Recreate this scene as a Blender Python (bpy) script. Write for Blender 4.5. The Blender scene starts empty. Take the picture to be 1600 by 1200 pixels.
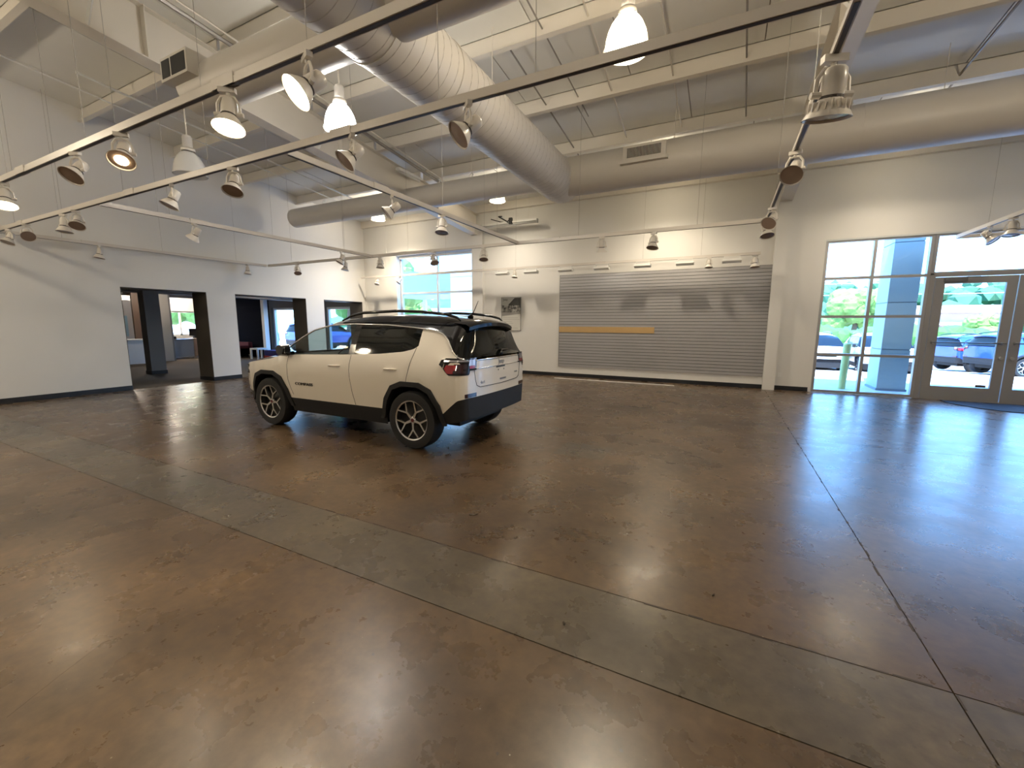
import bpy, bmesh, math, random
import numpy as np
from mathutils import Vector, Matrix
random.seed(7)
C = bpy.context.scene.collection
sc = bpy.context.scene
# ------------------------------------------------------------ camera
F_PX, YAW, PIT, ROL = 651.0, math.radians(26.70), math.radians(8.20), math.radians(0.26)
fw = Vector((-math.sin(YAW)*math.cos(PIT), math.cos(YAW)*math.cos(PIT), -math.sin(PIT)))
rt = Vector((math.cos(YAW), math.sin(YAW), 0)); up = rt.cross(fw)
r_ = math.cos(ROL)*rt + math.sin(ROL)*up; u_ = -math.sin(ROL)*rt + math.cos(ROL)*up
cd = bpy.data.cameras.new('camera'); cam = bpy.data.objects.new('camera', cd); C.objects.link(cam)
cd.sensor_width = 36; cd.lens = F_PX/1600*36; cd.clip_start = 0.05; cd.clip_end = 500
cam.matrix_world = Matrix(((r_.x,u_.x,-fw.x,0),(r_.y,u_.y,-fw.y,0),(r_.z,u_.z,-fw.z,1.5),(0,0,0,1)))
sc.camera = cam
# ------------------------------------------------------------ world, sun, exposure
SKY, SUN, EXPO = 4.5, 10.0, 1.1
w = bpy.data.worlds.new('world'); sc.world = w; w.use_nodes = True
nt = w.node_tree; nt.nodes.clear()
wo = nt.nodes.new('ShaderNodeOutputWorld'); bg = nt.nodes.new('ShaderNodeBackground')
tc = nt.nodes.new('ShaderNodeNewGeometry'); ng = nt.nodes.new('ShaderNodeMath'); ng.operation = 'MULTIPLY'; ng.inputs[1].default_value = -1; sx = nt.nodes.new('ShaderNodeSeparateXYZ'); cr = nt.nodes.new('ShaderNodeValToRGB')
nt.links.new(tc.outputs['Incoming'], sx.inputs[0]); nt.links.new(sx.outputs['Z'], ng.inputs[0]); nt.links.new(ng.outputs[0], cr.inputs[0])
nt.links.new(cr.outputs[0], bg.inputs[0]); nt.links.new(bg.outputs[0], wo.inputs[0])
e = cr.color_ramp.elements
e[0].position = 0.0; e[0].color = (0.44, 0.71, 1.0, 1); e[1].position = 0.6; e[1].color = (0.12, 0.36, 0.95, 1)
m_ = cr.color_ramp.elements.new(0.18); m_.color = (0.23, 0.52, 1.0, 1)
bg.inputs[1].default_value = SKY
sl = bpy.data.lights.new('sun', 'SUN'); sl.energy = SUN; sl.angle = 0.009; sl.color = (1, .95, .88)
so = bpy.data.objects.new('sun', sl); C.objects.link(so)
so.rotation_euler = (math.radians(27), math.radians(-6), 0)     # light travels towards +Y and down
vs = sc.view_settings; vs.view_transform = 'Standard'; vs.look = 'None'; vs.gamma = 1; vs.use_curve_mapping = False
vs.exposure = EXPO
sc.cycles.max_bounces = 8; sc.cycles.diffuse_bounces = 4; sc.cycles.glossy_bounces = 4
sc.cycles.transparent_max_bounces = 16; sc.cycles.use_denoising = True
sc.cycles.sample_clamp_indirect = 6.0; sc.cycles.caustics_reflective = False; sc.cycles.caustics_refractive = False
def portal(loc, rot, sx_, sy_):
    l = bpy.data.lights.new('window_portal', 'AREA'); l.shape = 'RECTANGLE'; l.size = sx_; l.size_y = sy_
    l.cycles.is_portal = True
    o = bpy.data.objects.new('window_portal', l); o.location = loc; o.rotation_euler = rot; C.objects.link(o)
portal((5.45, 11.75, 1.65), (math.radians(-90), 0, 0), 7.2, 3.3)
portal((-8.7, 11.95, 1.9), (math.radians(-90), 0, 0), 3.1, 3.8)

# ------------------------------------------------------------ materials
MATS = {}
def mat(name, col, rough=.5, metal=0, spec=.5, emit=None, es=0, noise=0, nscale=8, bump=0, coat=0, alpha=None):
    if name in MATS: return MATS[name]
    m = bpy.data.materials.new(name); m.use_nodes = True; n = m.node_tree; b = n.nodes['Principled BSDF']
    b.inputs['Base Color'].default_value = (*col, 1); b.inputs['Roughness'].default_value = rough
    b.inputs['Metallic'].default_value = metal; b.inputs['Specular IOR Level'].default_value = spec
    b.inputs['Coat Weight'].default_value = coat; b.inputs['Coat Roughness'].default_value = .05
    if emit: b.inputs['Emission Color'].default_value = (*emit, 1); b.inputs['Emission Strength'].default_value = es
    if noise or bump:
        t = n.nodes.new('ShaderNodeTexCoord'); x = n.nodes.new('ShaderNodeTexNoise')
        x.inputs['Scale'].default_value = nscale; x.inputs['Detail'].default_value = 6
        n.links.new(t.outputs['Object'], x.inputs['Vector'])
        if noise:
            mx = n.nodes.new('ShaderNodeMix'); mx.data_type = 'RGBA'
            mx.inputs[6].default_value = (*[c*(1-noise) for c in col], 1)
            mx.inputs[7].default_value = (*[min(1, c*(1+noise)) for c in col], 1)
            n.links.new(x.outputs['Fac'], mx.inputs[0]); n.links.new(mx.outputs[2], b.inputs['Base Color'])
        if bump:
            bp = n.nodes.new('ShaderNodeBump'); bp.inputs['Strength'].default_value = bump; bp.inputs['Distance'].default_value = .01
            n.links.new(x.outputs['Fac'], bp.inputs['Height']); n.links.new(bp.outputs[0], b.inputs['Normal'])
    MATS[name] = m; return m
def glass(name, tint=(.93, .97, .98), refl=.06, rough=.0):
    if name in MATS: return MATS[name]
    m = bpy.data.materials.new(name); m.use_nodes = True; n = m.node_tree; n.nodes.clear()
    o = n.nodes.new('ShaderNodeOutputMaterial'); mx = n.nodes.new('ShaderNodeMixShader')
    t = n.nodes.new('ShaderNodeBsdfTransparent'); g = n.nodes.new('ShaderNodeBsdfGlossy'); fr = n.nodes.new('ShaderNodeMath'); lw = n.nodes.new('ShaderNodeLayerWeight'); pw_ = n.nodes.new('ShaderNodeMath')
    pw_.operation = 'POWER'; pw_.inputs[1].default_value = 4; fr.operation = 'MULTIPLY_ADD'; fr.inputs[1].default_value = .5; fr.inputs[2].default_value = .035
    n.links.new(lw.outputs['Facing'], pw_.inputs[0]); n.links.new(pw_.outputs[0], fr.inputs[0]); t.inputs[0].default_value = (*tint, 1); g.inputs['Roughness'].default_value = rough
    n.links.new(fr.outputs[0], mx.inputs[0]); n.links.new(t.outputs[0], mx.inputs[1]); n.links.new(g.outputs[0], mx.inputs[2])
    n.links.new(mx.outputs[0], o.inputs[0]); MATS[name] = m; return m
wallm = mat('wall_paint', (.74, .73, .70), .65, noise=.02, nscale=1.5)
trimw = mat('white_trim', (.78, .78, .75), .45)
ceilp = mat('ceiling_sheet', (.76, .75, .71), .6, noise=.03, nscale=2)
steelp = mat('painted_steel', (.73, .69, .62), .5, noise=.02, nscale=3)
ductm = mat('painted_duct', (.62, .59, .54), .42, noise=.03, nscale=2)
blackb = mat('black_base', (.012, .014, .018), .35)
alum = mat('aluminium', (.42, .42, .42), .4, .6)
trackm = mat('track_rail', (.62, .58, .53), .35)
slotm = mat('track_slot', (.04, .03, .03), .5)
headm = mat('spot_housing', (.66, .62, .56), .3)
darkm = mat('dark_void', (.01, .01, .01), .6)
chrome = mat('chrome', (.8, .8, .8), .12, 1)
gls = glass('window_glass')
jambm = mat('brown_jamb', (.085, .075, .062), .6)
greyp = mat('grey_pillar', (.16, .16, .16), .6)
carpet = mat('carpet', (.11, .085, .06), .95, noise=.25, nscale=60)

# ------------------------------------------------------------ mesh helpers
def link(name, me, m=None, parent=None, smooth=False, loc=None):
    o = bpy.data.objects.new(name, me); C.objects.link(o)
    if m:
        for k in (m if isinstance(m, (list, tuple)) else [m]): me.materials.append(k)
    if parent: o.parent = parent
    if loc: o.location = loc
    if smooth:
        for p in me.polygons: p.use_smooth = True
    return o
def obj(name, bm, m=None, parent=None, smooth=False, loc=None, angle=None):
    me = bpy.data.meshes.new(name); bm.normal_update(); bm.to_mesh(me); bm.free()
    o = link(name, me, m, parent, smooth, loc)
    if angle is not None:
        for p in me.polygons: p.use_smooth = True
        try: me.set_sharp_from_angle(angle=math.radians(angle))
        except Exception: pass
    return o
def box(bm, x0, y0, z0, x1, y1, z1):
    v = [bm.verts.new(p) for p in ((x0,y0,z0),(x1,y0,z0),(x1,y1,z0),(x0,y1,z0),(x0,y0,z1),(x1,y0,z1),(x1,y1,z1),(x0,y1,z1))]
    for f in ((0,3,2,1),(4,5,6,7),(0,1,5,4),(1,2,6,5),(2,3,7,6),(3,0,4,7)): bm.faces.new([v[i] for i in f])
    return bm
def B(*a):
    bm = bmesh.new()
    if isinstance(a[0], (list, tuple)):
        for q in a: box(bm, *q)
    else: box(bm, *a)
    return bm
def tube(bm, pts, r, n=8, caps=True):
    pts = [Vector(p) for p in pts]; rs = r if isinstance(r, (list, tuple)) else [r]*len(pts); rings = []
    prev = None
    for i, p in enumerate(pts):
        d = (pts[min(i+1, len(pts)-1)] - pts[max(i-1, 0)]).normalized()
        if prev is None:
            a = Vector((0, 0, 1)) if abs(d.z) < .9 else Vector((1, 0, 0)); s = d.cross(a).normalized()
        else: s = (prev - d*prev.dot(d)).normalized()
        prev = s; t = d.cross(s)
        rings.append([bm.verts.new(p + rs[i]*(math.cos(2*math.pi*k/n)*s + math.sin(2*math.pi*k/n)*t)) for k in range(n)])
    for a, b in zip(rings, rings[1:]):
        for k in range(n): bm.faces.new((a[k], a[(k+1) % n], b[(k+1) % n], b[k]))
    if caps: bm.faces.new(rings[0][::-1]); bm.faces.new(rings[-1])
    return bm
def T(pts, r, n=8, caps=True): return tube(bmesh.new(), pts, r, n, caps)
def lathe(bm, prof, n=20, M=Matrix()):
    rings = []
    for r, z in prof:
        if r < 1e-5: rings.append([bm.verts.new(M @ Vector((0, 0, z)))])
        else: rings.append([bm.verts.new(M @ Vector((r*math.cos(2*math.pi*k/n), r*math.sin(2*math.pi*k/n), z))) for k in range(n)])
    for a, b in zip(rings, rings[1:]):
        for k in range(n):
            q = [a[k % len(a)], a[(k+1) % len(a)], b[(k+1) % len(b)], b[k % len(b)]]
            u = []
            for v in q:
                if v not in u: u.append(v)
            if len(u) > 2: bm.faces.new(u)
    return bm
def La(prof, n=20, M=Matrix()): return lathe(bmesh.new(), prof, n, M)
def prism(bm, poly, f0, f1):
    a = [bm.verts.new(f0(p)) for p in poly]; b = [bm.verts.new(f1(p)) for p in poly]; n = len(poly)
    bm.faces.new(a[::-1]); bm.faces.new(b)
    for i in range(n): bm.faces.new((a[i], a[(i+1) % n], b[(i+1) % n], b[i]))
    bmesh.ops.recalc_face_normals(bm, faces=bm.faces); return bm
def thing(name, label, cat, loc=(0, 0, 0), rotz=0, group=None):
    o = bpy.data.objects.new(name, None); C.objects.link(o); o.empty_display_size = .1
    o.location = loc; o.rotation_euler = (0, 0, rotz); o['label'] = label; o['category'] = cat
    if group: o['group'] = group
    return o
def tag(o, label, cat, group=None):
    o['label'] = label; o['category'] = cat
    if group: o['group'] = group
    return o
def struct(name, bm, m, **k):
    o = obj(name, bm, m, **k); o['kind'] = 'structure'; return o
def sname(o): o['kind'] = 'structure'; return o
def dup(o, parent=None):
    c = o.copy(); C.objects.link(c); c.parent = parent
    for ch in o.children: dup(ch, c)
    return c
def text(name, s, size, M, m, parent=None, ext=.001, align='CENTER', sx=1):
    cu = bpy.data.curves.new(name, 'FONT'); cu.body = s; cu.size = size; cu.extrude = ext; cu.align_x = align; cu.align_y = 'CENTER'
    t = bpy.data.objects.new(name, cu); C.objects.link(t)
    dg = bpy.context.evaluated_depsgraph_get(); me = bpy.data.meshes.new_from_object(t.evaluated_get(dg))
    bpy.data.objects.remove(t); me.transform(M @ Matrix.Diagonal((sx, 1, 1, 1)))
    me.materials.clear()
    return link(name, me, m, parent)

XL, YB = -11.74, 11.44
XR, YF = 9.2, -5.0                # unseen right side and the wall behind the camera
def zdeck(y): return 5.04 + .09*(YB - y)

# ------------------------------------------------------------ floor
def floor_material():
    m = bpy.data.materials.new('polished_concrete'); m.use_nodes = True; n = m.node_tree; b = n.nodes['Principled BSDF']
    L = n.links.new
    t = n.nodes.new('ShaderNodeTexCoord')
    def noise(s, d, rough=.6):
        x = n.nodes.new('ShaderNodeTexNoise'); x.inputs['Scale'].default_value = s; x.inputs['Detail'].default_value = d
        x.inputs['Roughness'].default_value = rough; L(t.outputs['Object'], x.inputs['Vector']); return x
    def ramp(src, a, b_, ca, cb):
        r = n.nodes.new('ShaderNodeValToRGB'); r.color_ramp.elements[0].position = a; r.color_ramp.elements[1].position = b_
        r.color_ramp.elements[0].color = (*ca, 1); r.color_ramp.elements[1].color = (*cb, 1); L(src, r.inputs[0]); return r
    def mix(f, a, b_, mode='MIX'):
        x = n.nodes.new('ShaderNodeMix'); x.data_type = 'RGBA'; x.blend_type = mode
        if isinstance(f, float): x.inputs[0].default_value = f
        else: L(f, x.inputs[0])
        L(a, x.inputs[6]); L(b_, x.inputs[7]); return x.outputs[2]
    big = ramp(noise(.6, 6, .6).outputs['Fac'], .35, .66, FL_A, FL_B)
    med = ramp(noise(1.7, 5, .55).outputs['Fac'], .3, .72, (.74, .74, .78), (1.22, 1.18, 1.08))
    fine = ramp(noise(16, 4, .6).outputs['Fac'], .3, .7, (.74, .74, .74), (1.25, 1.25, 1.25))
    c = mix(1.0, big.outputs[0], med.outputs[0], 'MULTIPLY'); c = mix(1.0, c, fine.outputs[0], 'MULTIPLY')
    sp = n.nodes.new('ShaderNodeTexVoronoi'); sp.inputs['Scale'].default_value = 26; L(t.outputs['Object'], sp.inputs['Vector'])
    spr = ramp(sp.outputs['Distance'], .05, .10, (1, 1, 1), (0, 0, 0))
    sel = ramp(noise(9, 2).outputs['Fac'], .60, .66, (0, 0, 0), (1, 1, 1))
    k = mix(1.0, spr.outputs[0], sel.outputs[0], 'MULTIPLY')
    rgb = n.nodes.new('ShaderNodeRGB'); rgb.outputs[0].default_value = (.34, .30, .24, 1)
    c = mix(k, c, rgb.outputs[0])
    v2 = n.nodes.new('ShaderNodeTexVoronoi'); v2.inputs['Scale'].default_value = 7; L(t.outputs['Object'], v2.inputs['Vector'])
    d2 = ramp(v2.outputs['Distance'], .035, .06, (1, 1, 1), (0, 0, 0))
    sel2 = ramp(noise(3.1, 2).outputs['Fac'], .56, .6, (0, 0, 0), (1, 1, 1))
    k2 = mix(1.0, d2.outputs[0], sel2.outputs[0], 'MULTIPLY')
    rg2 = n.nodes.new('ShaderNodeRGB'); rg2.outputs[0].default_value = (.05, .04, .035, 1)
    c = mix(k2, c, rg2.outputs[0])
    L(c, b.inputs['Base Color'])
    rr = ramp(noise(3.0, 6).outputs['Fac'], .3, .7, (.24,)*3, (.33,)*3); L(rr.outputs[0], b.inputs['Roughness'])
    b.inputs['Specular IOR Level'].default_value = .62
    return m
FL_A, FL_B = (.052, .033, .017), (.122, .080, .045)
flm = floor_material()
FL_A, FL_B = (.062, .050, .034), (.108, .086, .060)
flm2 = floor_material(); flm2.name = 'concrete_trench_patch'
G = .003
def slab(x0, y0, x1, y1, z1=0.0):
    bm = B(x0+G, y0+G, -.12, x1-G, y1-G, z1)
    return bm
xs_ = [XL-.02, .95, XR]; ys_ = [YF, 1.65, 2.18, 6.56, YB+.1]
fb = bmesh.new(); box(fb, XL-.1, YF, -.2, XR, YB+.1, -.012)
flo = struct('floor', fb, mat('joint_dirt', (.012, .010, .009), 1, spec=.05))
for i in range(2):
    for j in range(4):
        obj('concrete_slab', slab(xs_[i], ys_[j], xs_[i+1], ys_[j+1]), flm2 if j == 1 else flm, flo)
obj('floor_patch', B(-1.69, 4.44, 0, -1.11, 4.97, .0015), flm2, flo)
# rough cracked lips along two joints
bm = bmesh.new()
for ax, v, a, b_ in (('y', 2.18, -5, XR), ('x', .95, .4, 11)):
    s = a
    while s < b_:
        ln = random.uniform(.03, .14); w_ = random.uniform(.002, .007)
        off = random.uniform(-.006, .006)
        if ax == 'y': box(bm, s, v+off-w_, -.001, s+ln, v+off+w_, .0012)
        else: box(bm, v+off-w_, s, -.001, v+off+w_, s+ln, .0012)
        s += ln + random.uniform(.0, .25)
o = obj('joint_chipping', bm, mat('joint_chip', (.05, .04, .033), .9), flo); o['kind'] = 'stuff'
# crazing crack left of centre
pts = [(-2.46, 1.60), (-2.40, 1.35), (-2.33, 1.1), (-2.42, .9), (-2.52, .72), (-2.44, .55), (-2.35, .38)]
obj('floor_crack', T([(x, y, .0) for x, y in pts], .0006, 4), mat('crack', (.06, .05, .04), .9), flo)
pts = [(-9.5, 2.18), (-8.2, 2.2), (-7.1, 2.19)]

# ------------------------------------------------------------ walls
WT = .30
wb = bmesh.new()
TOPZ = zdeck(YB) + .35
for q in ((XL-.62, YB, 0, -10.25, YB+WT, TOPZ), (-10.25, YB, 3.80, -7.12, YB+WT, TOPZ), (-10.25, YB, 0, -7.12, YB+WT, .12),
          (-7.12, YB, 0, 1.86, YB+WT, TOPZ), (1.86, YB, 3.33, XR, YB+WT, TOPZ), (9.0, YB, 0, XR, YB+WT, 3.33)):
    box(wb, *q)
struct('wall_back', wb, wallm)
LZ = 2.26; TH = .62
op = [(4.42, 6.12), (6.82, 8.96), (9.62, 11.26)]
bmw = bmesh.new(); y = YF
for a, b_ in op:
    box(bmw, XL-TH, y, 0, XL, a, LZ); y = b_
box(bmw, XL-TH, y, 0, XL, YB, LZ); box(bmw, XL-TH, YF, LZ, XL, YB, 6.9)
wl = struct('wall_left', bmw, wallm)
for i, (a, b_) in enumerate(op):
    obj('opening_lining', B((XL-TH-.005, b_-.012, .0, XL-.004, b_, LZ), (XL-TH-.005, a, .0, XL-.004, a+.012, LZ), (XL-TH-.005, a, LZ-.012, XL-.004, b_, LZ)), jambm, wl)
struct('wall_right', B((XR, YF, 0, XR+.2, YB+WT, 6.9)), wallm)
struct('wall_front', B((XL-TH, YF-.2, 0, XR+.2, YF, 6.9)), wallm)
# boxed columns against the back wall
struct('trim_1', B(.90, YB-.14, 0, 1.14, YB, 4.20), wallm)
struct('trim_2', B(-7.12, YB-.10, 0, -6.74, YB, 4.42), wallm)
# baseboards
def base(name, *qs): struct(name, B(*qs), blackb)
base('baseboard_back', (-7.12, YB-.018, 0, -6.74, YB-.012, .10), (-6.74, YB-.012, 0, .90, YB, .10), (1.14, YB-.012, 0, 1.80, YB, .10), (XL, YB-.012, 0, -10.25, YB, .10))
base('baseboard_left', (XL, YF, 0, XL+.012, op[0][0], .10), (XL, op[0][1], 0, XL+.012, op[1][0], .10), (XL, op[1][1], 0, XL+.012, op[2][0], .10),
     (XL-TH, op[0][1]-.024, 0, XL+.012, op[0][1]-.012, .10), (XL-TH, op[1][1]-.024, 0, XL+.012, op[1][1]-.012, .10))
base('baseboard_front', (XL, YF, 0, XR, YF+.012, .10))
base('baseboard_right', (XR-.012, YF, 0, XR, YB, .10))

# ------------------------------------------------------------ ceiling: deck, purlins, rafters
PY = [10.42, 8.87, 7.30, 5.73, 4.16, 2.59, 1.02, -.55, -2.12, -3.69]
cb = bmesh.new()
def slant(bm, x0, y0, x1, y1, za, zb):    # box following the roof slope, offsets from the deck
    c = [(x0,y0),(x1,y0),(x1,y1),(x0,y1)]
    v = [bm.verts.new((x, y, zdeck(y)+za)) for x, y in c] + [bm.verts.new((x, y, zdeck(y)+zb)) for x, y in c]
    for f in ((0,3,2,1),(4,5,6,7),(0,1,5,4),(1,2,6,5),(2,3,7,6),(3,0,4,7)): bm.faces.new([v[i] for i in f])
slant(cb, XL-TH, YF-.2, XR+.2, YB+WT, .02, .12)
ceil = struct('ceiling', cb, mat('seam_backing', (.30, .27, .24), .8))  # darker backing that shows in the joints between ceiling panels
rows = [YB] + PY + [YF]
for i in range(len(rows)-1):
    y1, y0 = rows[i]-.008, rows[i+1]+.008
    x = XL + (.4 if i % 2 else .0) - (.0); nx = 0
    edges = [XL]; x = XL + (1.0 if i % 2 else 1.8)
    while x < XR - .3: edges.append(x); x += 1.83
    edges.append(XR)
    for a, b_ in zip(edges, edges[1:]):
        bm = bmesh.new(); slant(bm, a+.008, y0, b_-.008, y1, 0, .03); obj('ceiling_panel', bm, ceilp, ceil)
for y in PY:                                   # Z purlins
    for xa, xb in ((XL, -7.06), (-6.98, .97), (1.09, XR)):
        bm = bmesh.new()
        slant(bm, xa, y-.006, xb, y+.006, -.25, 0); slant(bm, xa, y-.075, xb, y+.006, -.258, -.248); slant(bm, xa, y-.006, xb, y+.07, -.008, 0)
        obj('purlin', bm, steelp, ceil)
for X in (-7.02, 1.03):                        # tapered steel rafters
    bm = bmesh.new(); y0, y1 = YF, YB
    def zb(y): return 4.20 + .085*(YB-y)
    def sbox(x0, x1, fa, fb_):
        c = [(x0,y0),(x1,y0),(x1,y1),(x0,y1)]
        v = [bm.verts.new((x, y, fa(y))) for x, y in c] + [bm.verts.new((x, y, fb_(y))) for x, y in c]
        for f in ((0,3,2,1),(4,5,6,7),(0,1,5,4),(1,2,6,5),(2,3,7,6),(3,0,4,7)): bm.faces.new([v[i] for i in f])
    sbox(X-.008, X+.008, zb, lambda y: zdeck(y)-.25)
    sbox(X-.12, X+.12, lambda y: zb(y)-.014, zb); sbox(X-.10, X+.10, lambda y: zdeck(y)-.262, lambda y: zdeck(y)-.25)
    for y in (9.4, 6.3, 3.2, .2, -2.6):
        box(bm, X-.11, y-.006, zb(y), X+.11, y+.006, zdeck(y)-.25)
    obj('rafter', bm, steelp, ceil)
    for y in (8.87, 5.73, 2.59):               # flange braces from rafter to purlin
        for s in ((1,) if X < 0 else (1, -1)):
            obj('flange_brace', T([(X+s*.10, y+.02, zb(y)), (X+s*.62, y+.02, zdeck(y)-.2)], .022, 4), mat('white_brace', (.8, .8, .77), .4), ceil)
bm = bmesh.new()                               # eave strut under the deck at the back wall
slant(bm, XL, YB-.09, XR, YB-.0, -.22, 0); obj('eave_strut', bm, steelp, ceil)
# conduits and sprinkler pipes that follow the roof
pm = mat('grey_pipe', (.30, .28, .26), .4, .3)
def rp(x, y0, y1, off, r, m, lab, x2=None):
    o = obj('roof_conduit', T([(x, y0, zdeck(y0)+off), (x if x2 is None else x2, y1, zdeck(y1)+off)], r, 6), m, None)
    return tag(o, lab, 'conduit')
rp(-6.55, 2.2, 9.7, -.29, .030, pm, 'thick dark grey conduit running under the purlins beside the left rafter')
rp(-6.40, 2.2, 9.7, -.28, .012, steelp, 'thin beige conduit just right of the thick dark one by the left rafter')
rp(-3.02, 5.9, 9.2, -.13, .014, pm, 'short dark rod through the purlins above the big spiral duct end', -3.05)
rp(-2.45, 5.2, 7.9, -.13, .012, pm, 'thin dark rod crossing the ceiling right of the spiral duct')
rp(-1.75, 4.2, 8.8, -.16, .014, steelp, 'pale rod crossing two purlins behind the brightest hanging lamp', -1.95)
rp(-.95, 4.2, 8.8, -.16, .012, steelp, 'pale rod crossing two purlins right of the brightest hanging lamp')
rp(-.10, 4.2, 9.0, -.16, .012, pm, 'dark rod hanging between the purlins left of the right-hand rafter', .1)
rp(2.82, 5.0, 9.2, -.15, .018, pm, 'dark grey rod crossing the ceiling at the far right of the big duct')
rp(-9.6, 3.4, 9.6, -.28, .020, trimw, 'white conduit under the left bay purlins, the one nearest the left rafter')
rp(-10.2, 2.4, 9.9, -.28, .012, trimw, 'thin white conduit under the left bay purlins near the left wall')
rp(-8.3, 1.5, 7.4, -.28, .022, trimw, 'white pipe under the left bay ceiling ending above the small duct', -8.3)

# ------------------------------------------------------------ windows and doors
def storefront(name, xs, zs, y, parent=None, m=alum, d=.11, wv=.055, x_off=0):
    """frame grid: vertical bars at xs, horizontal bars at zs, and one pane per cell"""
    bm = bmesh.new()
    for x in xs: box(bm, x-wv/2, y, zs[0]-wv/2, x+wv/2, y+d, zs[-1]+wv/2)
    for z in zs:
        for a, b_ in zip(xs, xs[1:]): box(bm, a+wv/2, y+.005, z-wv/2, b_-wv/2, y+d-.005, z+wv/2)
    fr = obj(name, bm, m, parent)
    for a, b_ in zip(xs, xs[1:]):
        for z0, z1 in zip(zs, zs[1:]):
            obj('pane', B(a+wv/2-.01, y+d/2-.004, z0+wv/2-.01, b_-wv/2+.01, y+d/2+.004, z1-wv/2+.01), gls, fr)
    return fr
fr = sname(storefront('window_1', [1.89, 2.72, 3.61], [.035, .86, 1.69, 2.51, 3.29], YB+.02))
fr2 = sname(storefront('window_2', [3.668, 6.10], [2.54, 3.29], YB+.02))
fr3 = sname(storefront('window_3', [6.19, 7.1, 8.05, 8.97], [.035, .86, 1.69, 2.51, 3.29], YB+.02))
obj('window_head', B(1.86, YB-.002, 3.30, 6.3, YB+.02, 3.335), mat('head_trim', (.6, .62, .62), .35), fr)
alumd = mat('door_aluminium', (.33, .32, .31), .42, .35)
def door(n, x0, x1, hinge_left):
    y = YB+.03; bm = bmesh.new()
    for q in ((x0, y, 0.02, x0+.15, y+.05, 2.46), (x1-.15, y, 0.02, x1, y+.05, 2.46), (x0+.15, y, 2.33, x1-.15, y+.05, 2.46), (x0+.15, y, .02, x1-.15, y+.05, .28)): box(bm, *q)
    d = sname(obj('door_%d' % n, bm, alumd))
    obj('glass_pane', B(x0+.14, y+.02, .27, x1-.14, y+.028, 2.34), gls, d)
    obj('push_bar', T([(x0+.04, y-.05, 1.17), (x1-.04, y-.05, 1.17)], .014, 8), mat('bar_steel', (.2, .2, .2), .3, .8), d)
    for xx in (x0+.08, x1-.08): obj('bar_bracket', B(xx-.02, y-.06, 1.145, xx+.02, y, 1.195), alum, d)
    hx = x1-.07 if hinge_left else x0+.07
    obj('door_lock', La([(0, -.03), (.03, -.03), (.032, 0), (0, 0)], 12, Matrix.Translation((hx, y-.001, .88)) @ Matrix.Rotation(math.radians(-90), 4, 'X')), alum, d)
    cx = x0+.12 if hinge_left else x1-.45
    obj('door_closer', B((cx, y-.06, 2.37, cx+.33, y, 2.44), (cx+.30, y-.05, 2.44, cx+.62, y-.035, 2.455)), mat('closer_grey', (.12, .12, .12), .4), d)
    return d
sname(obj('trim_3', B((3.64, YB+.02, 0, 3.72, YB+.13, 2.54), (6.10, YB+.02, 0, 6.16, YB+.13, 2.54), (3.72, YB+.02, 2.47, 6.10, YB+.13, 2.54), (3.72, YB+.02, 0, 6.10, YB+.13, .018)), alumd))
door(1, 3.73, 4.90, True); door(2, 4.915, 6.09, False)
obj('door_sticker', B(4.55, YB+.045, .29, 4.70, YB+.049, .34), mat('sticker', (.08, .07, .07), .6), bpy.data.objects['door_1'])
wx = storefront('window_4', [-10.21, -8.66, -7.15], [.15, .95, 1.74, 2.54, 3.18, 3.74], YB+.20, m=mat('white_frame', (.62, .66, .68), .4), wv=.06, d=.08); sname(wx)
obj('window_sill', B(-10.25, YB-.02, .10, -7.12, YB+.2, .13), trimw, wx)
obj('roller_shade_box', B(-10.2, YB+.10, 3.70, -7.14, YB+.18, 3.78), trimw, wx)

# ------------------------------------------------------------ slatwall, poster, plank on the floor edge
t = thing('slatwall_display', 'large grey slatwall display panel with horizontal grooves on the back wall', 'slatwall', (-4.23, YB-.001, .29))
slm = mat('slat_grey', (.40, .395, .40), .27, .15, noise=.03, nscale=1.2)
obj('backing', B(0, -.006, 0, 5.13, 0, 2.58), mat('slat_groove', (.07, .07, .075), .6), t)
me0 = None
for k in range(32):
    z = .0806*k
    if me0 is None:
        o = obj('slat', B((0, -.019, .003, 5.13, -.006, .0725)), slm, t); me0 = o.data
        o.data.materials[0] = slm
    else: o = link('slat', me0, None, t)
    o.location = (0, 0, z)
obj('wood_strip', B(0, -.024, .982, 2.62, -.0185, 1.142), mat('tan_wood', (.50, .33, .14), .45, noise=.08, nscale=3), t)
for gx in (.36, 3.42):
    for z in [.3+.0806*k for k in range(26)][(0 if gx > 1 else 0):]:
        pass
for q in ((-.012, -.022, 0, 0, 0, 2.58), (5.13, -.022, 0, 5.142, 0, 2.58)): obj('end_trim', B(q), mat('slat_end', (.2, .2, .2), .4), t)

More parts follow.
